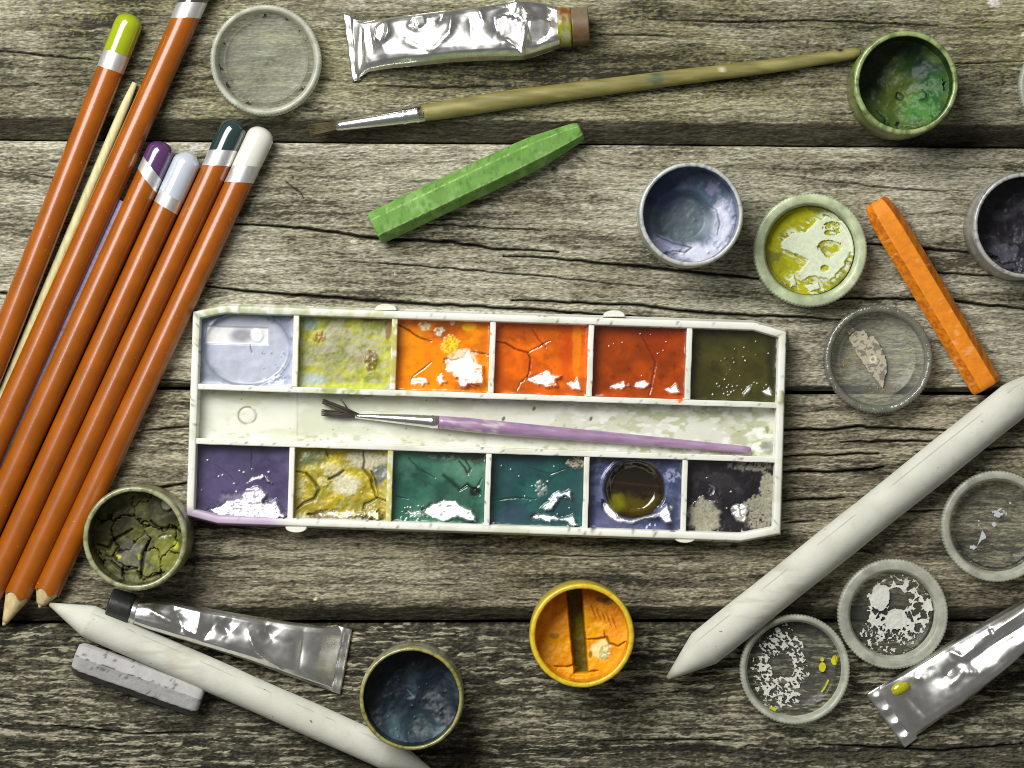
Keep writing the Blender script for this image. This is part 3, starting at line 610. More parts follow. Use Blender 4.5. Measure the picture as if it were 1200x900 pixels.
def p3(s):
    s.tint((226, 144, 12), 22, .5, .7, .6); s.blob(525, 388, 26, 15, (150, 60, 0), .75, .5, soft=.9); s.grain(498, 382, 7, 6, (214, 200, 150)); s.grain(514, 389, 7, 6, (214, 206, 180)); s.blob(530, 378, 3, 3, (240, 200, 160))
    s.blob(550, 383, 8, 5, (245, 190, 20), .8); s.grain(528, 405, 11, 12, (225, 200, 20), .9, 2.4, .5)
    s.crack([(466, 380), (480, 388), (492, 396), (505, 400)], .9).crack([(552, 412), (564, 414), (572, 416)], .8).crack([(482, 442), (496, 432), (505, 424)], .7, 2)
    s.blob(542, 425, 18, 16, (226, 214, 180), .9, .35, 7, .8, 1.5); s.glint([(520, 421), (536, 420), (548, 412), (552, 420), (566, 428), (566, 440), (568, 452), (556, 450), (540, 453), (532, 441), (522, 434)], 2.2, 4, .36, 7)
    s.glint([(478, 443), (496, 441), (504, 448), (494, 452), (482, 450)], 2.4, 3, .34, 4); s.glint([(510, 440), (519, 437), (522, 447), (514, 451)], 2.2, 3, .34, 4)
def p4(s):
    s.tint((196, 82, 0), 20, .45, .65, .6); s.blob(665, 410, 12, 40, (180, 60, 0), .6, soft=.8); s.crack([(581, 400), (592, 402), (602, 408), (618, 413), (622, 420), (621, 434), (618, 442)], .9, 4, (90, 20, 0)).crack([(618, 413), (632, 406), (645, 399)], .7, 2, (110, 30, 0)).crack([(624, 386), (632, 398), (640, 407)], .7, 2, (120, 30, 0)).crack([(618, 440), (609, 450), (606, 457)], .6, 2, (130, 40, 0))
    s.blob(676, 410, 5, 38, (236, 140, 30), .55, .5); s.glint([(612, 446), (622, 440), (634, 437), (641, 432), (646, 438), (660, 440), (652, 446), (654, 452), (640, 454), (628, 450)], 1.6, 4, .35, 8)
    s.glint([(662, 448), (673, 447), (677, 441), (683, 458), (670, 457)], .8, 5, .35, 14)
def p5(s):
    s.tint((146, 58, 0), 26, .4, .65, .8); s.blob(760, 384, 50, 10, (130, 50, 14), .7, .3, soft=.9); s.blob(775, 400, 18, 25, (140, 44, 0), .6, .4, soft=.9); s.crack([(752, 393), (760, 406), (769, 425), (764, 452), (762, 462)], .8, 2, (120, 30, 0))
    s.spots(14, (705, 390, 800, 445), 9, (.6, 1.3), 1.0); s.glint([(714, 449), (730, 448), (740, 452), (728, 456), (715, 455)], 2.2, 3, .34, 3.5); s.glint([(742, 452), (746, 447), (758, 446), (764, 450), (756, 456), (744, 454)], 1.0, 4, .35, 8); s.glint([(777, 455), (787, 454), (793, 448), (799, 461), (786, 462)], .6, 5, .35, 14)
def p6(s):
    s.tint((56, 56, 20), 24, .4, .7, .7); s.blob(840, 384, 40, 8, (26, 26, 12), .8, .3, soft=.8); s.blob(905, 430, 6, 40, (26, 26, 16), .7, .3, soft=.8)
    s.spots(22, (845, 400, 905, 462), 19, (.6, 1.2), 1.2); s.spots(24, (836, 448, 880, 464), 29, (.7, 1.4), 1.2); s.glint([(893, 458), (900, 457), (903, 452), (907, 465), (899, 463)], .6, 5, .35, 12); s.glint([(871, 461), (880, 453), (884, 449), (880, 458), (873, 465)], .8, 4, .35, 9)
def p7(s):
    s.tint((82, 76, 106), 26, .4, .65, .6); s.crack([(293, 525), (294, 538), (293, 550)], .7, 1.5, (50, 44, 78)); s.crack([(250, 545), (266, 556), (276, 566)], .6, 1, (60, 54, 90))
    s.blob(290, 592, 34, 15, (170, 160, 176), .35, .4, 6, .6); s.glint([(240, 598), (256, 593), (262, 588), (270, 586), (280, 586), (286, 573), (297, 570), (308, 574), (313, 582), (307, 589), (318, 590), (323, 584), (326, 594), (335, 608), (320, 609), (290, 610), (262, 608), (250, 603)], 2.2, 4, .36, 6)
    s.glint([(287, 566), (294, 559), (302, 556), (310, 559), (318, 567), (308, 562), (296, 563)], 2.0, 3, .34, 4); s.spots(9, (235, 540, 332, 590), 39, (.7, 1.5), 1.2); s.glint([(229, 600), (231, 594), (233, 603)], .5, 4)
def p8(s):
    s.tint((132, 126, 20), 16, .45, .62, .8); s.blob(365, 540, 20, 12, (84, 104, 72), .8, .4, soft=.8); s.blob(445, 550, 10, 20, (90, 104, 110), .85, .5); s.blob(395, 612, 60, 9, (92, 84, 110), .6, .5, 8)
    s.grain(430, 540, 26, 11, (188, 184, 160), .9, 2.5, .6); s.grain(406, 569, 17, 14, (206, 202, 170), .95, 2.0, .75); s.grain(390, 552, 14, 10, (190, 184, 140), .8, 2.5, .5); s.grain(350, 573, 8, 14, (190, 186, 150), .7, 2.2, .5); s.grain(378, 566, 8, 6, (204, 196, 130), .8, 2.2, .6)
    dk = (52, 42, 14)
    s.crack([(346, 553), (358, 555), (368, 566), (373, 574), (367, 585), (355, 590), (347, 597)], 1.3, 5, dk).crack([(384, 562), (396, 557), (402, 552)], 1.5, 5, dk).crack([(425, 529), (426, 540), (425, 550), (434, 560), (436, 572), (440, 583), (452, 588)], 1.2, 5, dk).crack([(434, 552), (440, 566), (443, 582)], .9, 4, dk).crack([(442, 584), (426, 592), (425, 612)], 1.0, 4, dk).crack([(381, 528), (385, 538)], 1, 3, dk)
    s.glint([(358, 603), (372, 599), (400, 598), (420, 601), (442, 596), (446, 604), (444, 611), (426, 606), (400, 607), (372, 607)], 2.8, 3, .36, 4); s.spots(12, (350, 540, 450, 600), 49, (.8, 1.6), 1.4); s.undul(2.4, 8)
def p9(s):
    s.tint((70, 118, 98), 26, .42, .62, .8); s.blob(548, 545, 24, 18, (96, 140, 118), .75, .35, soft=.4, h=1); s.blob(535, 580, 30, 14, (42, 78, 64), .5); dk = (14, 22, 16)
    s.crack([(538, 541), (545, 549), (548, 556), (551, 549), (546, 541)], 1.2, 3, dk).crack([(538, 575), (548, 568), (556, 574), (562, 580)], 1.6, 4, dk).blob(557, 577, 6, 5, dk, .9, .6); s.crack([(520, 558), (530, 566), (537, 572)], 3.0, 2, (24, 44, 34)); s.crack([(556, 574), (560, 569), (565, 560)], .8, 2, dk)
    s.blob(545, 534, 28, 5, (40, 26, 22), .75, .5, 6); s.blob(560, 540, 8, 8, (54, 40, 34), .6, .5, 5); s.crack([(478, 537), (490, 550), (510, 560)], .9, 1.5, (30, 56, 46)).crack([(462, 582), (478, 585)], .7, 1.5, (22, 40, 32))
    s.glint([(492, 598), (504, 590), (520, 586), (534, 587), (541, 594), (552, 597), (558, 606), (557, 612), (548, 612), (536, 606), (520, 612), (500, 606)], 1.4, 5, .36, 12); s.glint([(476, 600), (492, 598), (500, 606), (486, 608)], 3, 2.6, .34, 4); s.spots(26, (470, 594, 500, 610), 59, (.6, 1.2), 1.1); s.grain(520, 536, 20, 4, (130, 140, 130), .5, 2.4, .4)
def p10(s):
    s.tint((42, 72, 78), 26, .42, .62, .7); s.blob(600, 605, 25, 14, (62, 70, 100), .6, soft=.9); s.grain(676, 542, 11, 8, (186, 172, 150), .8, 1.8, .45, .5); s.grain(634, 574, 8, 11, (140, 150, 146), .6, 1.8, .4, .4)
    s.crack([(578, 587), (605, 584), (628, 585)], .7, 1.5, (24, 46, 52)).crack([(620, 548), (645, 556), (664, 549)], .7, 1, (28, 56, 60))
    s.glint([(632, 597), (640, 589), (646, 584), (648, 578), (658, 577), (668, 574), (670, 586), (662, 582), (654, 588), (648, 598), (638, 598)], 1.6, 4, .36, 8); s.glint([(620, 606), (630, 600), (642, 604), (656, 608), (666, 606), (672, 602), (678, 616), (672, 619), (662, 612), (648, 611), (628, 610)], 1.6, 4, .36, 8)
    s.spots(16, (585, 540, 680, 618), 69, (.8, 1.6), 1.3)
def p11(s):
    s.tint((98, 104, 142), 9, .46, .60, .8).tint((46, 56, 86), 15, .5, .66, .7, sd=4); s.blob(725, 606, 40, 14, (106, 104, 140), .7, soft=.8); s.blob(788, 558, 10, 10, (160, 164, 200), .7, .6, 4, hole=.45); s.blob(712, 555, 7, 9, (146, 150, 184), .6, .5, 4, hole=.4); s.blob(755, 536, 50, 5, (44, 52, 84), .6)
    d = np.hypot((s.X-744)/37, (s.Y-574)/36)+.05*(fbm(s.X/9, s.Y/9, 3)-.5); k = sst(1.03, .93, d); s.h = s.h*(1-k)-9*sst(1.02, .62, d); s.c = mix(s.c, lin((32, 24, 14)), k); s.r = s.r*(1-k)+.12*k
    nh = fbm(s.X/9, s.Y/6, 44, 3); s.c = mix(s.c, lin((82, 70, 6)), k*sst(574, 592, s.Y+10*(nh-.5))*sst(1, .6, d)*sst(.25, .5, nh)); s.c = mix(s.c, lin((124, 122, 8)), sst(14, 3, np.hypot((s.X-724), (s.Y-590))+8*(nh-.5))*k*.8); s.c = mix(s.c, lin((60, 44, 26)), np.exp(-((s.Y-(568+.1*(s.X-744)))/1.2)**2)*k*.6)
    s.h += 1.6*np.exp(-((d-1.04)/.04)**2); s.glint([(706, 586), (714, 590), (720, 600), (726, 606), (738, 610), (752, 606), (768, 602), (776, 597), (782, 590), (786, 600), (789, 612), (781, 614), (772, 607), (756, 609), (742, 615), (722, 612), (712, 605), (705, 594)], .8, 6, .36, 14)
    s.glint([(784, 592), (790, 594), (788, 600), (784, 597)], .5, 4); s.spots(3, (760, 612, 776, 620), 3, (1.4, 2.2), 1.6)
def p12(s):
    s.tint((60, 56, 58), 14, .55, .7, .6); s.grain(825, 606, 20, 21, (160, 157, 134), .9, 2.0, .66); s.grain(889, 602, 24, 20, (150, 147, 126), .9, 2.0, .56); s.grain(884, 545, 26, 8, (158, 156, 136), .8, 2.0, .5); s.grain(900, 575, 9, 24, (150, 148, 128), .9, 2.0, .6)
    s.glint([(858, 592), (866, 590), (878, 594), (876, 606), (874, 614), (862, 608), (857, 600)], 1.6, 4, .36, 7); s.crack([(832, 568), (838, 572), (836, 578), (832, 580)], .9, 2, (110, 108, 116)); s.undul(2.4, 10); s.spots(12, (812, 560, 870, 600), 3, (.8, 1.4), 1.1)
for i, (fn, base, rg, lab) in enumerate([(p1, (148, 155, 176), .35, 'pale blue grey paint with an oval dent'), (p2, (146, 150, 16), .6, 'yellow green paint mottled with grey mould'), (p3, (230, 124, 0), .15, 'bright orange paint with a cream patch'),
        (p4, (214, 98, 0), .15, 'red orange paint with a forked crack'), (p5, (156, 62, 0), .15, 'deep burnt orange paint'), (p6, (66, 64, 24), .2, 'dark olive paint')]): pan(i, 0, fn, base, rg, 100+i*7, lab)
for i, (fn, base, rg, lab) in enumerate([(p7, (76, 68, 100), .16, 'purple paint'), (p8, (182, 162, 10), .4, 'mustard yellow paint with pale crust and wide cracks'), (p9, (48, 94, 78), .16, 'dark green paint'),
        (p10, (38, 84, 80), .16, 'teal paint'), (p11, (66, 74, 104), .2, 'slate blue paint with a round worn hollow'), (p12, (34, 31, 36), .18, 'black paint with beige mould')]): pan(i, 1, fn, base, rg, 200+i*7, lab)

# palette brush
t = thing('paint_brush', P(640, 507, 14), 'slim brush with a mauve handle and splayed dark bristles lying in the paint box channel', 'brush', 'artist brushes')
def mv(V):
    n = fbm(V[:, 0]/20, V[:, 1]/5, 17, 3); c = mix(lin((166, 138, 170)), lin((146, 112, 148)), sst(.45, .65, n)*.7)
    g = sst(.5, .62, fbm(V[:, 0]/4, V[:, 1]/3, 18, 3)); x = V[:, 0]
    return mix(c, lin((206, 196, 190)), g*sst(24, 12, np.abs(x+28)-0)*.75+g*sst(20, 8, np.abs(x+62))*.4)
tubeobj('handle', [(513, 494.5, 23, 7.4), (545, 497.5, 23.3, 8.3), (600, 502.8, 23, 8.0), (700, 511.3, 21, 6.6), (800, 520.3, 20, 5.3), (872, 526.8, 19, 4.2), (878, 527.3, 19, 3.6), (880, 527.5, 19, 2)], M['mauve'], mv, par=t)
tubeobj('ferrule', [(416, 487.5, 20, 2.6), (440, 489, 20.5, 4.0), (475, 491.5, 22, 6.1), (505, 494, 23, 7.4), (507, 494.2, 23, 8.0), (509, 494.3, 23, 7.5), (514, 494.8, 23, 7.9)], M['ferrule'], par=t, m=32)
V1 = []
def hair2(root, tip, rw, tw, n, seed):
    rnd = random.Random(seed); out = []
    for k in range(n):
        u = rnd.uniform(-1, 1); dx, dy = tip[0]-root[0], tip[1]-root[1]; L = math.hypot(dx, dy); nx, ny = -dy/L, dx/L; e = rnd.uniform(.78, 1.05)
        a = (root[0]+nx*u*rw, root[1]+ny*u*rw); b = (root[0]+dx*e+nx*u*tw, root[1]+dy*e+ny*u*tw); z = 20+rnd.uniform(-2, 2)
        V, F = sweep([P(*a, 20), P((a[0]+b[0])/2+nx*rnd.uniform(-.6, .6), (a[1]+b[1])/2+ny*u*.8, z), P(*b, z)], circle_sec([.5, .45, .2], 4)); out.append((V, F, np.zeros(3)))
    return out
V, F, _ = join(hair2((422, 487.6), (379, 470.5), 1.8, 3.0, 150, 1)+hair2((422, 487.8), (378, 483.5), 1.8, 3.8, 170, 2)+hair2((418, 486), (390, 474), 2.0, 2.0, 20, 5)+hair2((412, 484.5), (399, 467.5), .3, .8, 2, 6))
mesh('bristles', V, F, M['hair'], t)

# ---------------------------------------------------------------- jars
JG = 'small open paint jars'
def jar(cx, cy, r, hgt, wallc, stainc, fn, base, rough, zb, seed, label, innerc, rimc, thick=5.5, rb=None):
    zb += 8
    org = P(cx, cy, hgt); c = (org[0], org[1], 0); t = thing('paint_jar', c, label, 'paint jar', JG)
    ri = r-thick; rb = rb or r-1.5; f = (D-hgt)/D; r *= f; ri *= f
    prof = [(rb-6, 0), (rb, 3), (rb+.5, hgt*.5), (r-.6, hgt-16), (r+.9, hgt-12), (r-.2, hgt-9), (r, hgt-2), (r-.8, hgt-.5), (r-2.2, hgt), (ri+1.4, hgt), (ri+.2, hgt-1), (ri-.2, hgt-4), (ri-1, hgt*.6), (ri-2.5, 4), (0.5, 4)]
    V, F = lathe(prof, c, 180, lambda a, k: .5*(fbm(np.cos(a)*3+9, np.sin(a)*3+9+k*.2, seed)-.5)+(.7*(fbm(np.cos(a)*14+30, np.sin(a)*14+30+k*.3, seed+3, 3)-.5) if k > 4 else 0))
    k = np.repeat(np.arange(len(prof)), 180); a = np.arctan2(V[:, 1]-c[1], V[:, 0]-c[0]); rad = np.hypot(V[:, 0]-c[0], V[:, 1]-c[1])
    n = fbm(np.cos(a)*6+20, np.sin(a)*6+20+V[:, 2]/12, seed+1, 4); n2 = fbm(np.cos(a)*22+90, np.sin(a)*22+90+V[:, 2]/5, seed+2, 3)
    col = mix(lin(wallc), lin(stainc), sst(.45, .62, n)*.8); top = (k >= 6) & (k <= 10); col = np.where(top[:, None], mix(mix(lin(rimc), lin(stainc), sst(.40, .7, n)*.7), lin(base)*.8, sst(.58, .72, n2)*.5), col)
    col = np.where((k > 10)[:, None], mix(lin(innerc), lin(base), sst(.4, .6, n)*.6), col)
    mesh('jar_body', V, F, M['jar'], t, col)
    # paint surface in photo pixel coordinates at rim level
    R = ri/f; g = np.arange(-R, R+.9, .9); GX, GY = np.meshgrid(g, g); X = cx+GX; Y = cy+GY
    s = Field(X, Y, base, seed, rough); s.R = R; s.d = np.hypot(GX, GY)/R; s.cx, s.cy = cx, cy; s.h += zb; s.zb = zb; fn(s)
    V = np.stack([c[0]+GX*f, c[1]-GY*f, np.clip(s.h, 5, hgt-3)], -1).reshape(-1, 3); kk = (s.d < .995).ravel(); Fq = gridF(*GX.shape, flip=True); Fq = Fq[kk[Fq].all(1)]
    mesh('paint', V, Fq, M['pot'], t, s.c.reshape(-1, 3), np.clip(s.r, .06, 1).ravel())
    return t
def bowl(s, amp, dx=0, dy=0, pw=2): 
    d = np.hypot(s.X-s.cx-dx, s.Y-s.cy-dy)/s.R; s.h += amp*np.clip(d, 0, 1.4)**pw; return d
def j_green(s):
    bowl(s, 14, -8, -8, 3); s.undul(11, 28); s.undul(1.5, 13); s.tint((84, 104, 44), 20, .4, .6, .7); s.blob(1085, 125, 26, 20, (60, 112, 40), .9, .35, soft=.6, h=5); s.blob(1100, 100, 18, 20, (34, 84, 34), .7, .5); s.blob(1054, 98, 20, 26, (92, 106, 44), .7, .3, soft=.8)
    s.blob(1025, 80, 22, 34, (18, 30, 12), .8, .3, soft=.8); s.blob(1060, 54, 40, 12, (16, 30, 12), .8, soft=.8); s.blob(1090, 75, 16, 12, (18, 44, 40), .7, .5)  # dark left and top: the jar wall's shadow put into the paint colour
    s.crack([(1058, 104), (1064, 108), (1062, 112), (1057, 110), (1058, 104)], 1.6, 3, (10, 40, 20)).crack([(1086, 100), (1092, 106), (1090, 114), (1083, 114)], 1.1, 3, (12, 44, 22)).crack([(1062, 145), (1075, 148), (1084, 145)], .9, 3, (14, 40, 20)).crack([(1032, 126), (1042, 136), (1040, 146)], 1.2, 3, (20, 40, 20))
    s.glint([(1054, 143), (1060, 138), (1059, 148), (1056, 150)], 1.2, 3, .4, 4); s.glint([(1108, 88), (1112, 90), (1114, 102), (1110, 104)], 1.5, 3, .4, 4); s.spots(14, (1030, 90, 1100, 145), 4, (.8, 1.6), 1.3)
def j_blue(s):
    d = np.hypot((s.X-802)/34, (s.Y-254)/32); s.h += -12*sst(1.15, .75, d)+.5*np.exp(-((d-.7)/.1)**2); s.c = mix(s.c, lin((92, 104, 112)), sst(1.25, .95, d)); s.undul(4, 20); s.undul(.8, 8)
    s.blob(772, 222, 34, 26, (58, 76, 110), .85, .2, soft=.6); s.blob(835, 218, 34, 22, (62, 82, 104), .8, .3, soft=.6); s.blob(838, 218, 8, 8, (140, 140, 172), .7, .6, 4)
    s.blob(850, 262, 14, 34, (200, 204, 222), .95, .3, soft=.6, h=5); s.blob(822, 296, 34, 14, (208, 210, 226), .95, .3, soft=.6, h=5); s.blob(778, 286, 24, 13, (148, 152, 180), .9, .35, h=4, soft=.4); s.blob(836, 262, 14, 16, (136, 146, 158), .7, .4, soft=.8)
    s.crack([(771, 274), (790, 282), (812, 288), (806, 294), (790, 293)], 1.0, 3, (66, 70, 90)).crack([(828, 236), (842, 244), (846, 262), (843, 274)], .8, 2, (90, 100, 112)); s.spots(8, (780, 240, 860, 300), 5, (1, 2), 1.8)
def j_dark(s):
    bowl(s, 10, -10, -12, 2); s.undul(10, 26); s.undul(1.5, 12); s.tint((66, 64, 72), 14, .5, .7, .7); s.blob(1178, 300, 26, 16, (86, 86, 96), .7, .5, h=5); s.crack([(1150, 290), (1165, 296), (1180, 308), (1195, 306)], 1.2, 3, (20, 20, 24)); s.glint([(1164, 298), (1172, 300), (1178, 305), (1170, 305)], 1.5, 3, .4, 5); s.spots(10, (1150, 240, 1200, 310), 3, (.8, 1.4), 1.2)
def cells(s, sc, w, dep, col, sd=3):
    f1, f2, cid = worley((s.X+34*(fbm(s.X/18, s.Y/18, sd, 4)-.5))/sc, (s.Y+34*(fbm(s.X/18, s.Y/18, sd+1, 4)-.5))/sc, sd); e = f2-f1; m = sst(w, w*.3, e); s.h -= dep*m; s.h += 7*(cid-.5); s.c = mix(s.c, lin(col), m*.85); return cid
def j_olive(s):
    cid = cells(s, 38, .05, 7, (20, 18, 8)); s.undul(9, 24); s.undul(2, 9); s.h += 8*sst(650, 600, s.Y); s.tint((122, 124, 62), 14, .42, .6, .8); s.tint((70, 68, 56), 9, .5, .65, .6, sd=5); s.blob(133, 612, 24, 30, (56, 52, 36), .75, .3, soft=.7); s.blob(190, 606, 26, 18, (66, 64, 46), .75, .3, soft=.6)
    s.blob(150, 650, 20, 16, (100, 98, 88), .8, .35); s.blob(192, 655, 22, 22, (126, 130, 52), .75, .45, 7); s.blob(133, 655, 3.4, 2, (190, 190, 20)); s.blob(202, 641, 3, 6, (178, 184, 30), .9, .5); s.blob(159, 655, 2.6, 3.5, (170, 178, 40)); s.blob(192, 592, 7, 8, (150, 152, 126), .9, .3, h=7, soft=.3)
    s.crack([(168, 640), (163, 652), (160, 680)], 1.8, 9, (8, 8, 4)).crack([(168, 680), (178, 676), (188, 673)], 1.3, 6, (12, 12, 6)).crack([(108, 640), (122, 645), (126, 636), (150, 622)], 1.6, 7, (12, 10, 6)).crack([(172, 612), (182, 622), (200, 620), (212, 628)], 1.6, 7, (12, 12, 6)).crack([(125, 660), (138, 671), (156, 668)], 1.2, 6, (14, 12, 8))
    s.glint([(178, 634), (186, 628), (198, 628), (190, 632)], 1.2, 3, .4, 4)
def j_navy(s):
    bowl(s, 8, -5, -6, 3); s.undul(9, 30); s.undul(1.2, 14); s.tint((50, 68, 76), 22, .48, .66, .85); s.tint((24, 30, 40), 12, .5, .7, .6, sd=4); s.blob(462, 860, 16, 26, (84, 108, 114), .6, .5, soft=.9); s.blob(510, 862, 22, 10, (66, 96, 98), .7, .5, soft=.9); s.blob(478, 776, 44, 16, (14, 18, 26), .8, .3, soft=.8)
    d = np.hypot((s.X-489)/22, (s.Y-856)/20); s.h += -2.5*sst(1.1, .5, d); s.c = mix(s.c, lin((34, 52, 58)), sst(1.05, .95, d)*.8); s.spots(14, (450, 800, 520, 870), 8, (.8, 1.3), 1.8); s.crack([(476, 812), (483, 820), (476, 822)], 1.3, 2, (90, 106, 112))
def j_orange(s):
    s.h += 6*(fbm(s.X/26, s.Y/26, 9)-.5); s.undul(2.5, 6); s.tint((214, 134, 0), 20, .45, .65, .7)
    s.blob(655, 700, 26, 18, (150, 74, 10), .6, .3, soft=.9); s.blob(710, 695, 26, 10, (130, 80, 20), .7, .4, soft=.8)
    a = sdpoly(s.X, s.Y, [(664, 690), (682, 690), (690, 792), (674, 792)]); k = sst(-1.5, 1.5, a+1.2*(fbm(s.X/6, s.Y/6, 5)-.5)); s.h -= 26*k; s.c = mix(s.c, lin((112, 96, 14)), k); s.blob(680, 745, 6, 14, (128, 124, 20), .7, .3)
    s.blob(650, 748, 6, 5, (120, 96, 20), .7, .5); s.blob(707, 706, 10, 4, (70, 66, 20), .8, .5); s.blob(714, 706, 7, 5, (70, 66, 20), .6, .5); s.blob(706, 764, 11, 12, (224, 214, 150), .95, .35, 5, .8); s.grain(710, 768, 9, 10, (140, 146, 110), .6, 2, .4); s.blob(693, 770, 2.4, 5, (110, 110, 30), .8)
    s.crack([(687, 752), (700, 752), (712, 750), (716, 757), (726, 760), (734, 755)], 1.1, 5, (96, 30, 0)).crack([(650, 784), (664, 785), (674, 782)], 1.0, 5, (96, 30, 0)).crack([(710, 750), (709, 742)], .8, 3, (150, 60, 0)).crack([(690, 791), (702, 789)], .9, 4, (110, 50, 0)); s.blob(664, 788, 16, 4, (246, 180, 20), .8, .4)
    for q in range(5): s.crack([(694+q*6, 712+q*3), (700+q*6, 728+q*3)], .6, 1.6, (150, 66, 0))
jar(1062, 97, 61, 92, (128, 146, 70), (70, 88, 30), j_green, (38, 66, 30), .45, 34, 301, 'paint jar of olive and bright green paint by the end of the long brush', (24, 40, 14), (148, 164, 108), 6)
jar(810, 251, 61, 86, (158, 160, 146), (180, 184, 176), j_blue, (108, 118, 142), .4, 36, 302, 'paint jar of slate blue and pale lavender paint below the long brush', (52, 64, 90), (182, 186, 180), 5)
jar(1203, 264, 62, 92, (140, 140, 134), (172, 172, 166), j_dark, (36, 34, 40), .36, 42, 303, 'paint jar of near black paint cut by the right edge of the picture', (30, 29, 33), (160, 160, 156), 5)
jar(158, 631, 61, 92, (132, 134, 96), (110, 112, 60), j_olive, (88, 88, 56), .5, 40, 304, 'paint jar of cracked olive grey paint touching the pencils at lower left', (46, 44, 24), (150, 152, 116), 6)
jar(482, 819, 60.5, 92, (150, 150, 140), (128, 122, 40), j_navy, (27, 40, 48), .42, 40, 305, 'paint jar of dark navy paint with a yellow stained rim resting on the stump', (18, 22, 30), (150, 146, 84), 4.5)
jar(682, 745, 61, 92, (196, 182, 70), (206, 184, 40), j_orange, (228, 160, 0), .5, 46, 306, 'paint jar of orange paint with a vertical groove and yellow rim', (190, 120, 10), (214, 186, 40), 6)

# ---------------------------------------------------------------- lids
LG = 'round screw lids of the paint jars lying open side up'
def lid(cx, cy, r, hgt, label, rim='lidrim', disc='liddisc', inner=.84, seed=1, rw=9, res=None, teeth=96, nub=True, fdisc=None, dz=6):
    org = P(cx, cy, hgt); c = (org[0], org[1], 0); t = thing('jar_lid', c, label, 'jar lid', LG); f = (D-hgt)/D; r *= f
    n = teeth*5; ri = r-rw
    def rm(a, k): return (.42*np.cos(a*teeth) if 1 <= k <= 4 else 0)+.35*(fbm(np.cos(a)*3+9, np.sin(a)*3+9, seed)-.5)
    prof = [(r-3, .3), (r-1.2, 1.5), (r-.9, hgt*.5), (r-.9, hgt-4), (r-1.4, hgt-1.8), (r-2.6, hgt-.4), (r-4, hgt), (ri+1.5, hgt-.2), (ri, hgt-1.4), (ri-.6, hgt-7), (ri-2.2, hgt-8.5), (ri-.7, hgt-10.5), (ri-1, dz+2), (ri-2.5, dz)]
    V, F = lathe(prof, c, n, rm); mesh('rim', V, F, M[rim], t)
    rd = ri-1.8
    prof = [(rd, dz+.3), (rd-1, dz+.6), (rd*inner+2, dz+.6), (rd*inner+1, dz+2.2), (rd*inner-.6, dz+2.4), (rd*inner-1.8, dz+.8), (rd*inner-4, dz+.3), (rd*.5, dz), (5, dz), (3.4, dz+.4), (2.2, dz+2.2), (1, dz+2.8)] if nub else [(rd, dz+.3), (rd-1, dz+.6), (rd*inner+2, dz+.6), (rd*inner+1, dz+2.2), (rd*inner-.6, dz+2.4), (rd*inner-1.8, dz+.8), (rd*.5, dz), (1, dz)]
    V, F = lathe(prof, c, 120, cap1=True); mesh('disc', V, F, M[disc] if isinstance(disc, str) else disc, t)
    if res is not None:
        R = rd; st = .6; g = np.arange(-R, R+st, st); GX, GY = np.meshgrid(g, g); X = cx+GX/f; Y = cy+GY/f; d = np.hypot(GX, GY)/R
        mk, col, hh = res(X, Y, d, GX/f, GY/f); mk = mk & (d < .985); Fq = gridF(*GX.shape, flip=True); Fq = Fq[mk.ravel()[Fq].all(1)]
        V = np.stack([c[0]+GX, c[1]-GY, dz+1.0+hh+2.0*(np.abs(d-inner) < .03)], -1).reshape(-1, 3); used = np.unique(Fq); re = np.full(len(V), -1); re[used] = np.arange(len(used))
        mesh('paint_residue', V[used], re[Fq], M['residue'], t, col.reshape(-1, 3)[used])
    return t
W = lin((206, 207, 198))
def flat(X, c): return np.tile(c, X.shape+(1,)).astype(float)
lid(311, 70, 66, 22, 'empty frosted lid with a centre dimple beside the foil tube at the top', seed=1, rw=7.5, inner=.86, disc='liddisc',
    res=lambda X, Y, d, x, y: ((((np.abs(d-.95) < .045) & (fbm(X/5, Y/5, 3, 3) > .66)) | (np.hypot(X-270, Y-110) < 2.8)), flat(X, lin((44, 44, 38))), .6+0*X))
def resA(X, Y, d, x, y):
    f1, f2, _ = worley((x+13*fbm(x/9, y/9, 4))/10.5+60, (y+13*fbm(x/9, y/9, 5))/10.5+60, 4); g1, g2, _ = worley(x/5+30, y/5+40, 8)
    n = fbm(X/14, Y/14, 8, 3); ang = np.arctan2(y, x)
    ring = (np.hypot(x-8, y+6) < 40+8*(n-.5)) & (np.hypot(x-6, y+14) > 13+10*(n-.5)); lace = (f2-f1 < .07+.36*sst(.35, .7, fbm(X/11, Y/11, 18, 3))) | (f1 > .60)
    core = (np.hypot((x-4), (y-6)*1.1) < 15+14*(n-.5)) | ((np.hypot(x+13, (y+18)*.6) < 11+10*(n-.5)))
    fine = (np.hypot(x+6, (y-28)*1.5) < 36) & (fbm(X/2.6, Y/2.6, 14, 3) > .545) & (g2-g1 < .5)
    m = (ring & lace & (x > -30)) | core | fine; m &= ~((np.hypot(x-4, y+17) < 13+8*(n-.5)) & ~core)
    return m, flat(X, W)*(.85+.25*n[..., None]), .5+.9*fbm(X/3, Y/3, 6)
lid(1047, 720, 65.5, 22, 'frosted lid with a white lace of dried paint, between the stump and the foil tube', seed=2, rw=13.5, inner=.93, disc='cleardisc', nub=False, res=resA)
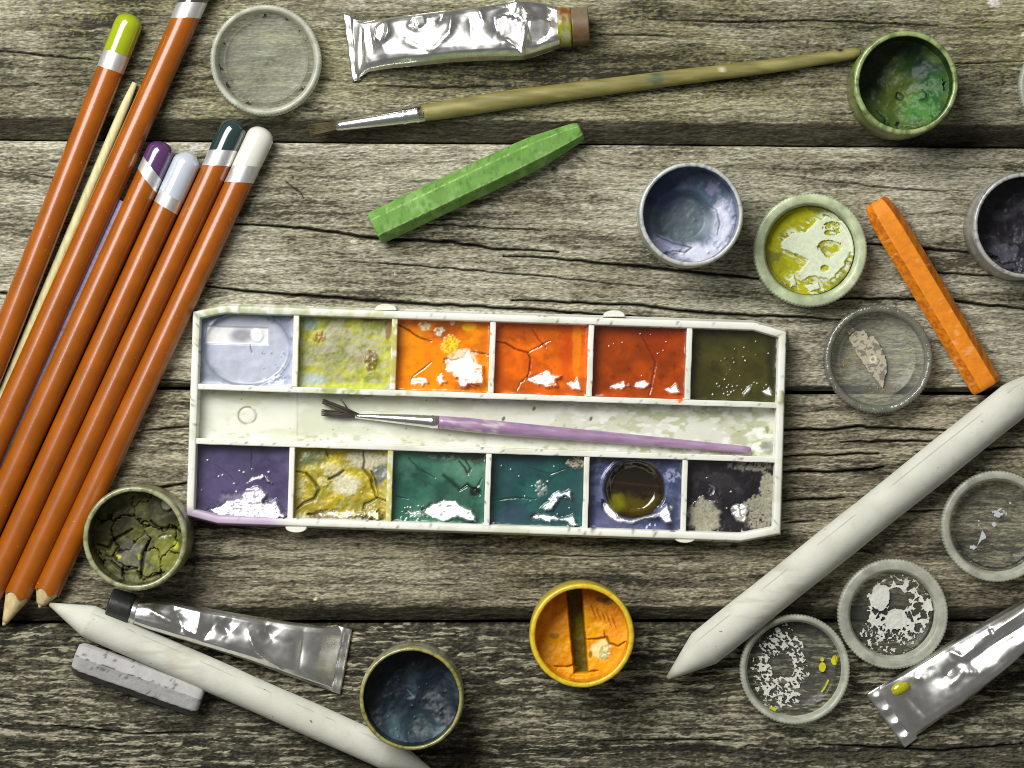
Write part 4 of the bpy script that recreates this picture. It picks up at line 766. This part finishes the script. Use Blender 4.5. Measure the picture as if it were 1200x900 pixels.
def resB(X, Y, d, x, y):
    n = fbm(X/12, Y/12, 28, 3); u = np.hypot((x+18)/34, (y+1)/52)+.5*(n-.5); hole = np.hypot((x+14)/13, (y+3)/15)+.9*(n-.5)
    tex = fbm((x+y*.5)/3.4, (y-x*.5)/2.2, 33, 3); m = (u < 1) & (hole > 1) & (tex > .40+.18*np.abs(u-.55)*1.6); c = flat(X, W)*(.85+.2*n[..., None])
    yb = (np.hypot((x-33)/4.5, (y+2)/6) < 1) | (np.hypot(x-33, y+11) < 2.6) | (np.hypot((x-47)/4, (y+10)/6.4) < 1+.5*(n-.5)) | (np.hypot(x+26, (y-48)*1.4) < 5) | ((np.abs(np.hypot(x, y)-42) < 1.4) & (np.arctan2(y, x) > .3) & (np.arctan2(y, x) < .72))
    c = np.where(yb[..., None], lin((196, 192, 20)), c); return m | yb, c, np.where(yb, 2.5, .5+.8*tex)
lid(932, 785, 65.5, 24, 'lid with a white crescent of dried paint and yellow drops, below the stump', seed=3, rw=7.5, inner=.86, disc='cleardisc', rim='lidrim', nub=False, res=resB)
def resC(X, Y, d, x, y):
    p = sdpoly(X, Y, [(993, 386), (1000, 382), (1008, 388), (1014, 386), (1020, 394), (1026, 393), (1034, 405), (1041, 422), (1041, 434), (1037, 457), (1031, 448), (1022, 438), (1012, 424), (1002, 408), (997, 398)])+1.6*(fbm(X/4, Y/4, 5)-.5)*2
    m = p > 0; c = flat(X, lin((176, 168, 146))); n = fbm(X/4, Y/4, 9, 3); c = mix(c, lin((104, 100, 92)), sst(.58, .64, n)*.8); k = np.exp(-((np.hypot(X-1025, Y-421)-3.5)/1)**2); c = mix(c, lin((220, 212, 186)), k)
    br = (fbm(X/22, Y/22, 6, 3) > .56) & (d < .8) & (fbm(X/1.6, Y/1.6, 7, 1) > .62); c = np.where((m[..., None]), c, lin((150, 128, 72))); return m | br, c, np.where(m, 1.4, .2)
lid(1030, 421, 64.5, 26, 'clear plastic lid holding a beige strip of dried paint beside the orange pastel', rim='clearrim', disc='liddisc', seed=4, rw=8, inner=.82, nub=False, res=resC)
def resD(X, Y, d, x, y):
    p = sdpoly(X, Y, [(1147, 641), (1150, 632), (1153, 622), (1156, 626), (1158, 631), (1152, 634)]); n = fbm(X/9, Y/9, 3, 3)
    m = (p > -.4) | (np.hypot(X-1167, Y-615) < 3) | (np.hypot(X-1149, Y-611) < 1.5) | (np.hypot(X-1149, Y-616) < 1.3) | (np.hypot(X-1186, Y-590) < 1.7) | (np.hypot((X-1172)/9, (Y-602)/7)+1.4*(fbm(X/3, Y/3, 8, 2)-.5) < .72) | (np.hypot((X-1142)/6, (Y-642)/5)+1.4*(fbm(X/3, Y/3, 8, 2)-.5) < .8)
    c = flat(X, lin((184, 186, 190))); dk = (d > .86+.05*vn(X/3, Y/3, 4)) & (d < .93) & (np.arctan2(y, x) > .7) & (np.arctan2(y, x) < 2.9) & (n > .30); c = np.where(dk[..., None], lin((40, 44, 48)), c); return m | dk, c, .8+0*X
lid(1169, 617, 66, 22, 'frosted lid with smoky grey marks and one white fleck at the right edge', seed=5, rw=10, inner=.93, nub=False, res=resD, disc='cleardisc')
def resE(X, Y, d, x, y):
    n = fbm(X/12, Y/12, 3, 4); c = flat(X, lin((150, 152, 14))); c = mix(c, lin((112, 112, 40)), sst(.45, .6, n)*.8); c = mix(c, lin((172, 170, 6)), sst(.5, .62, fbm(X/16, Y/16, 13))*.8)
    ww = lin((206, 214, 186)); e = 5*(fbm(X/5, Y/5, 6, 3)-.5)
    polys = [[(915, 286), (930, 272), (945, 270), (958, 258), (972, 252), (1000, 262), (1010, 280), (1013, 300), (1005, 304), (998, 296), (990, 312), (974, 328), (956, 322), (940, 330), (936, 318), (950, 304), (936, 298), (920, 292)], [(944, 334), (960, 332), (964, 338), (950, 342)], [(926, 326), (932, 322), (934, 334), (928, 336)]]
    k = np.max([sdpoly(X, Y, p) for p in polys], 0)+e; h1 = np.hypot((X-972)/16, (Y-290)/9)+.9*(n-.5)*2; h2 = np.hypot((X-976)/12, (Y-267)/8)+.5*(n-.5)*2; h3 = np.hypot((X-968)/5, (Y-314)/4)
    k = np.where((h1 < .9) | ((h2 < .9) & (vn(X/2.2, Y/2.2, 5) > .35)) | (h3 < 1), -1, k); st_ = sst(.50, .62, fbm((X+Y)/9, (Y-X*.6)/2.6, 15, 3))*sst(3, -2, k)*sst(-9, -3, k)
    c = mix(c, ww, np.maximum(sst(-.3, .6, k), st_*.8)); return d < .985, c, .6+2.2*sst(-1, 1.5, k)+.8*n
M['lidgreen'] = mat('green_tinted_frosted_plastic', lin((186, 198, 160)), rough=.3, spec=.6, noise=(14, (1, 1), .12), bump=(6, (1, 1), .15, 1), alpha=.86)
lid(950, 293, 67.5, 34, 'lid filled with yellow green paint and a torn white skin, beside the blue jar', rim='lidgreen', disc='liddisc', seed=6, rw=12.5, inner=.95, nub=False, res=resE, dz=14)
lid(1254, 101, 60, 22, 'frosted lid of which only a sliver shows at the right edge above the dark jar', seed=7, rw=9)

# ---------------------------------------------------------------- foil tubes
def foil_tube(stn, label, seed, creases, cap=None, crimp=None, nseg=200, paintcol=None, amp=3.0, flat=0., flats=()):
    """stn: list of ((ux,uy),(lx,ly),height) from crimp to shoulder"""
    A = np.array([[*s[0], *s[1], s[2]] for s in stn], float); k = np.linspace(0, 1, len(A)); mid = (A[:, :2]+A[:, 2:4])/2; L = np.concatenate([[0], np.cumsum(np.hypot(*np.diff(mid, axis=0).T))]); q = np.linspace(0, L[-1], nseg)
    # smooth interpolation
    I = np.stack([np.interp(q, L, A[:, j]) for j in range(5)], 1)
    ker = np.ones(7)/7
    for j in range(5):
        p = np.concatenate([np.full(3, I[0, j]), I[:, j], np.full(3, I[-1, j])]); sm = np.convolve(p, ker, 'valid'); I[:, j] = sm*.8+I[:, j]*.2
    m = 84; a = np.arange(m)*2*math.pi/m; rows = []; cx, cy = I[:, [0, 2]].mean(), I[:, [1, 3]].mean(); t = thing('paint_tube', (*P(cx, cy)[:2], 0), label, 'paint tube', 'crumpled silver foil paint tubes')
    ct = np.sign(np.cos(a))*np.abs(np.cos(a))**.85; stt = np.sign(np.sin(a))*np.abs(np.sin(a))**.9
    px = (I[:, 0:1]+I[:, 2:3])/2+(I[:, 0:1]-I[:, 2:3])/2*ct; py = (I[:, 1:2]+I[:, 3:4])/2+(I[:, 1:2]-I[:, 3:4])/2*ct
    hz = I[:, 4:5]; uu_ = (1-ct)/2; g_ = np.interp(uu_, [0, .04, .12, .3, .55, .72, .84, .94, 1], np.array([0, .30, .47, .66, .88, 1, .92, .6, 0])*(1-flat)+np.array([0, .62, .82, .93, 1, 1, .94, .66, 0])*flat)
    z = hz/2+hz/2*np.where(stt > 0, g_, stt)
    up = np.clip(stt, 0, 1)**.5*np.ones_like(px); env = up*np.clip(hz/20, 0, 1)
    f = (D-20)/D
    n = fbm(px/26, py/20, seed, 3); rdg = 1-np.abs(2*n-1); dz = -amp*.35*(rdg**6)+amp*1.0*(vn(px/17, py/13, seed+5)-.5)
    for (pts, wd, am) in creases:
        d, tt = dseg(px, py, pts); tp = np.sin(np.pi*np.clip(tt, .06, .94))**.5; dz += am*np.exp(-d/wd)*tp
    z = np.maximum(z+dz*env, .3)
    for (pg, z0, sx, sy) in flats:
        k_ = sst(-.8, 1.2, sdpoly(px, py, pg)+1.2*(fbm(px/5, py/5, seed+2)-.5)); k_ = k_*(np.ones_like(px)*(stt > .15)); z = z*(1-k_)+k_*(z0+sx*(px-pg[0][0])+sy*(py-pg[0][1])+.5*(fbm(px/6, py/5, seed+3)-.5))
    px = px+.8*(fbm(px/9, py/9, seed+9)-.5)*np.abs(ct)
    V = np.stack([(px-600)*f, (450-py)*f, z], -1).reshape(-1, 3); F = [gridF(nseg, m, True)]
    V = np.concatenate([V, [V[:m].mean(0), V[(nseg-1)*m:nseg*m].mean(0)]]); kk = nseg*m
    F += [np.array([[kk, (j+1) % m, j] for j in range(m)]), np.array([[kk+1, (nseg-1)*m+j, (nseg-1)*m+(j+1) % m] for j in range(m)])]
    # orientation outward
    mesh('foil_body', V, F, M['foil'], t)
    if crimp is not None:
        q4, zt, bumps = crimp; q4 = np.array(q4, float); nu, nv = 46, 9; uu = np.linspace(0, 1, nu); vv = np.linspace(0, 1, nv); top = []
        for v in vv:
            for u in uu:
                p = (q4[0]*(1-u)+q4[1]*u)*(1-v)+(q4[3]*(1-u)+q4[2]*u)*v; zz = zt+.9*math.sin(u*23+seed)*.5+(3.6*math.exp(-((u*4.0 % 1-.5)/.2)**2)*math.exp(-((v-.5)/.25)**2) if bumps else 1.3*math.exp(-((v-.62)/.12)**2)); zz -= 1.2*(abs(v-.5)*2)**4
                top.append(((p[0]-600)*f, (450-p[1])*f, zz))
        top = np.array(top); bot = top.copy(); bot[:, 2] = .4; V = np.concatenate([top, bot]); n0 = nu*nv; G = gridF(nv, nu)
        ring = list(range(nu))+[nu*r+nu-1 for r in range(1, nv)]+[nu*(nv-1)+c for c in range(nu-2, -1, -1)]+[nu*r for r in range(nv-2, 0, -1)]
        side = np.array([[ring[i], ring[i-1], ring[i-1]+n0, ring[i]+n0] for i in range(len(ring))]); mesh('crimp', V, [G, G[:, ::-1]+n0, side], M['foil'], t)
    return t
# upper tube
T1 = foil_tube([((412, 19), (415, 92), 6), ((417, 22), (420, 90), 10), ((426, 25), (431, 83), 20), ((452, 21), (456, 80), 32), ((529, 12), (530, 73), 44), ((575, 6), (575, 71), 48), ((607, 0.5), (612, 71), 50), ((630, 2), (630, 66), 48), ((655, 8), (657, 56), 44)],
    'crumpled silver foil paint tube with a stained brown cap lying at the top', 401,
    [([(452, 21), (455, 38), (447, 52)], 3.5, 7), ([(432, 30), (437, 60)], 6, -4), ([(488, 16), (482, 30), (492, 36)], 4, -6), ([(530, 14), (527, 40), (508, 60)], 4, 5), ([(513, 30), (520, 18)], 4, -5),
     ([(607, 2), (618, 20), (632, 26)], 3, 9), ([(618, 18), (614, 45), (612, 68)], 2.6, 11), ([(596, 8), (590, 30), (600, 50)], 9, -13), ([(630, 30), (628, 50)], 9, -12), ([(640, 10), (650, 26)], 5, -8), ([(560, 8), (566, 26)], 3.5, 5), ([(550, 20), (553, 50)], 7, -3), ([(470, 45), (500, 62)], 5, -4), ([(600, 22), (625, 30)], 4, -7)],
    crimp=([(401, 14), (412, 94), (422, 92), (414, 18)], 5, False), amp=1.8, flat=.1, flats=[([(580, 24), (592, 18), (603, 22), (612, 24), (611, 66), (606, 58), (596, 50), (584, 44)], 40, .02, .03), ([(620, 24), (634, 23), (645, 26), (648, 33), (642, 46), (632, 52), (622, 52), (618, 40)], 44, -.12, .0), ([(594, 6), (606, 2), (604, 16), (596, 20)], 33, .0, .1), ([(440, 32), (449, 26), (451, 40), (445, 50), (438, 46)], 24, .2, .05), ([(485, 20), (498, 18), (500, 30), (490, 34)], 33, -.1, 0), ([(420, 30), (425, 34), (426, 72), (420, 84)], 10, .3, 0)])
f_ = 1
def cc(V): n = fbm(V[:, 1]/5, V[:, 0]/5, 3, 3); return mix(lin((118, 104, 84)), lin((96, 62, 12)), np.clip(sst(-.1, .9, (424-V[:, 1])/30)*.75+.5*(n-.5), 0, 1))
def capset(par, c0, c1, c2, z, r0, r1, mt1, mt2, cf1=None, cf2=None):
    """collar from c0 to c1, cap c1 to c2"""
    lp = lambda a, b, q: (a[0]+(b[0]-a[0])*q, a[1]+(b[1]-a[1])*q)
    tubeobj('collar', [(*c0, z, r0), (*lp(c0, c1, .3), z, r0+.4), (*c1, z, r0)], mt1, cf1, 64, par)
    pts = [(*c1, z, r1-1.5), (*lp(c1, c2, .06), z, r1), (*lp(c1, c2, .5), z, r1-.3), (*lp(c1, c2, .93), z, r1-.6), (*c2, z, r1-2)]
    o = tubeobj('cap', pts, mt2, cf2, 64, par, n=14); return o
capset(T1, (653, 32), (669, 31.4), (690, 30), 24, 22.6, 22.2, M['browncap'], M['browncap'], lambda V: mix(mix(lin((136, 140, 10)), lin((128, 74, 8)), sst(408, 432, V[:, 1])), lin((150, 150, 130)), sst(.5, .6, fbm(V[:, 0]/3, V[:, 1]/6, 4, 3))*.7), cc)
# lower left tube
T2 = foil_tube([((402, 737), (389, 812), 6), ((394, 735.5), (382, 809), 10), ((380, 735), (365, 803), 17), ((350, 731), (338, 793), 24), ((295, 722), (288, 774), 32), ((245, 713), (232, 756), 38), ((207, 704), (197, 745), 40), ((180, 701), (172, 737), 40), ((163, 703), (157, 731), 38)],
    'silver foil paint tube with a black cap, its neck under the olive jar', 402,
    [([(292, 742), (300, 760), (330, 785)], 3, 5), ([(258, 728), (270, 742)], 7, -7), ([(205, 712), (215, 735), (208, 722)], 6, -7), ([(236, 716), (232, 745)], 5, 4), ([(250, 733), (240, 748)], 5, -5), ([(310, 735), (320, 748)], 7, -6), ([(355, 745), (350, 785)], 6, -3), ([(180, 715), (230, 742)], 3, 4)],
    crimp=([(412, 739), (398, 816), (383, 810), (395, 734)], 5, False), amp=1.2, flat=.85)
capset(T2, (162, 717), (155, 714.5), (128, 706), 19, 16.5, 18.5, M['foil'], M['blackcap'])
# right tube
T3 = foil_tube([((1029, 808), (1069, 868), 6), ((1035, 804), (1075, 864), 10), ((1046, 797), (1084, 857), 20), ((1075, 777), (1100, 844), 34), ((1111, 753), (1128, 825), 44), ((1155, 727), (1168, 793), 48), ((1200, 702), (1216, 751), 50), ((1250, 668), (1268, 714), 50), ((1290, 641), (1306, 684), 46)],
    'silver foil paint tube with a yellow drop near its crimped end at the lower right', 403,
    [([(1068, 793), (1080, 796)], 4, 5), ([(1112, 762), (1124, 768), (1138, 758)], 3, 6), ([(1112, 800), (1125, 785), (1145, 786)], 4, 5), ([(1105, 792), (1118, 778)], 6, -8), ([(1135, 772), (1170, 748), (1210, 722)], 5, -8), ([(1150, 745), (1200, 712)], 5, 5), ([(1158, 735), (1160, 740)], 3, -6), ([(1150, 800), (1190, 770)], 5, 4), ([(1060, 812), (1085, 840)], 6, -3)],
    crimp=([(1017, 815), (1062, 878), (1078, 866), (1034, 804)], 5, True), amp=1.3, flat=.55)
capset(T3, (1297, 663), (1310, 654), (1334, 637), 24, 22, 22.5, M['foil'], M['blackcap'])
# drop of paint on the right tube and residue on the upper tube
def drop(par, cx, cy, rx, ry, z, h, rot, col, seed, rough=.2):
    n = 48; a = np.arange(n)*2*math.pi/n; rows = []
    for k in (1, .97, .85, .6, .3, .05):
        rad = k*(1+.25*(fbm(np.cos(a)*1.5+9, np.sin(a)*1.5+9, seed)-.5)*2); x = rx*rad*np.cos(a); y = ry*rad*np.sin(a)
        rows.append(np.stack([cx+x*math.cos(rot)-y*math.sin(rot), cy+x*math.sin(rot)+y*math.cos(rot), np.full(n, z+h*(1-k**3))], 1))
    R = np.concatenate(rows); f = (D-z)/D; V = np.stack([(R[:, 0]-600)*f, (450-R[:, 1])*f, R[:, 2]], 1); o = mesh('paint_drop', V, gridF(6, n, True, flip=True), M['paint'], par, lin(col), np.full(len(V), rough))
    return o
drop(T3, 1055, 807, 11, 7, 27, 4, -.5, (176, 176, 16), 4)
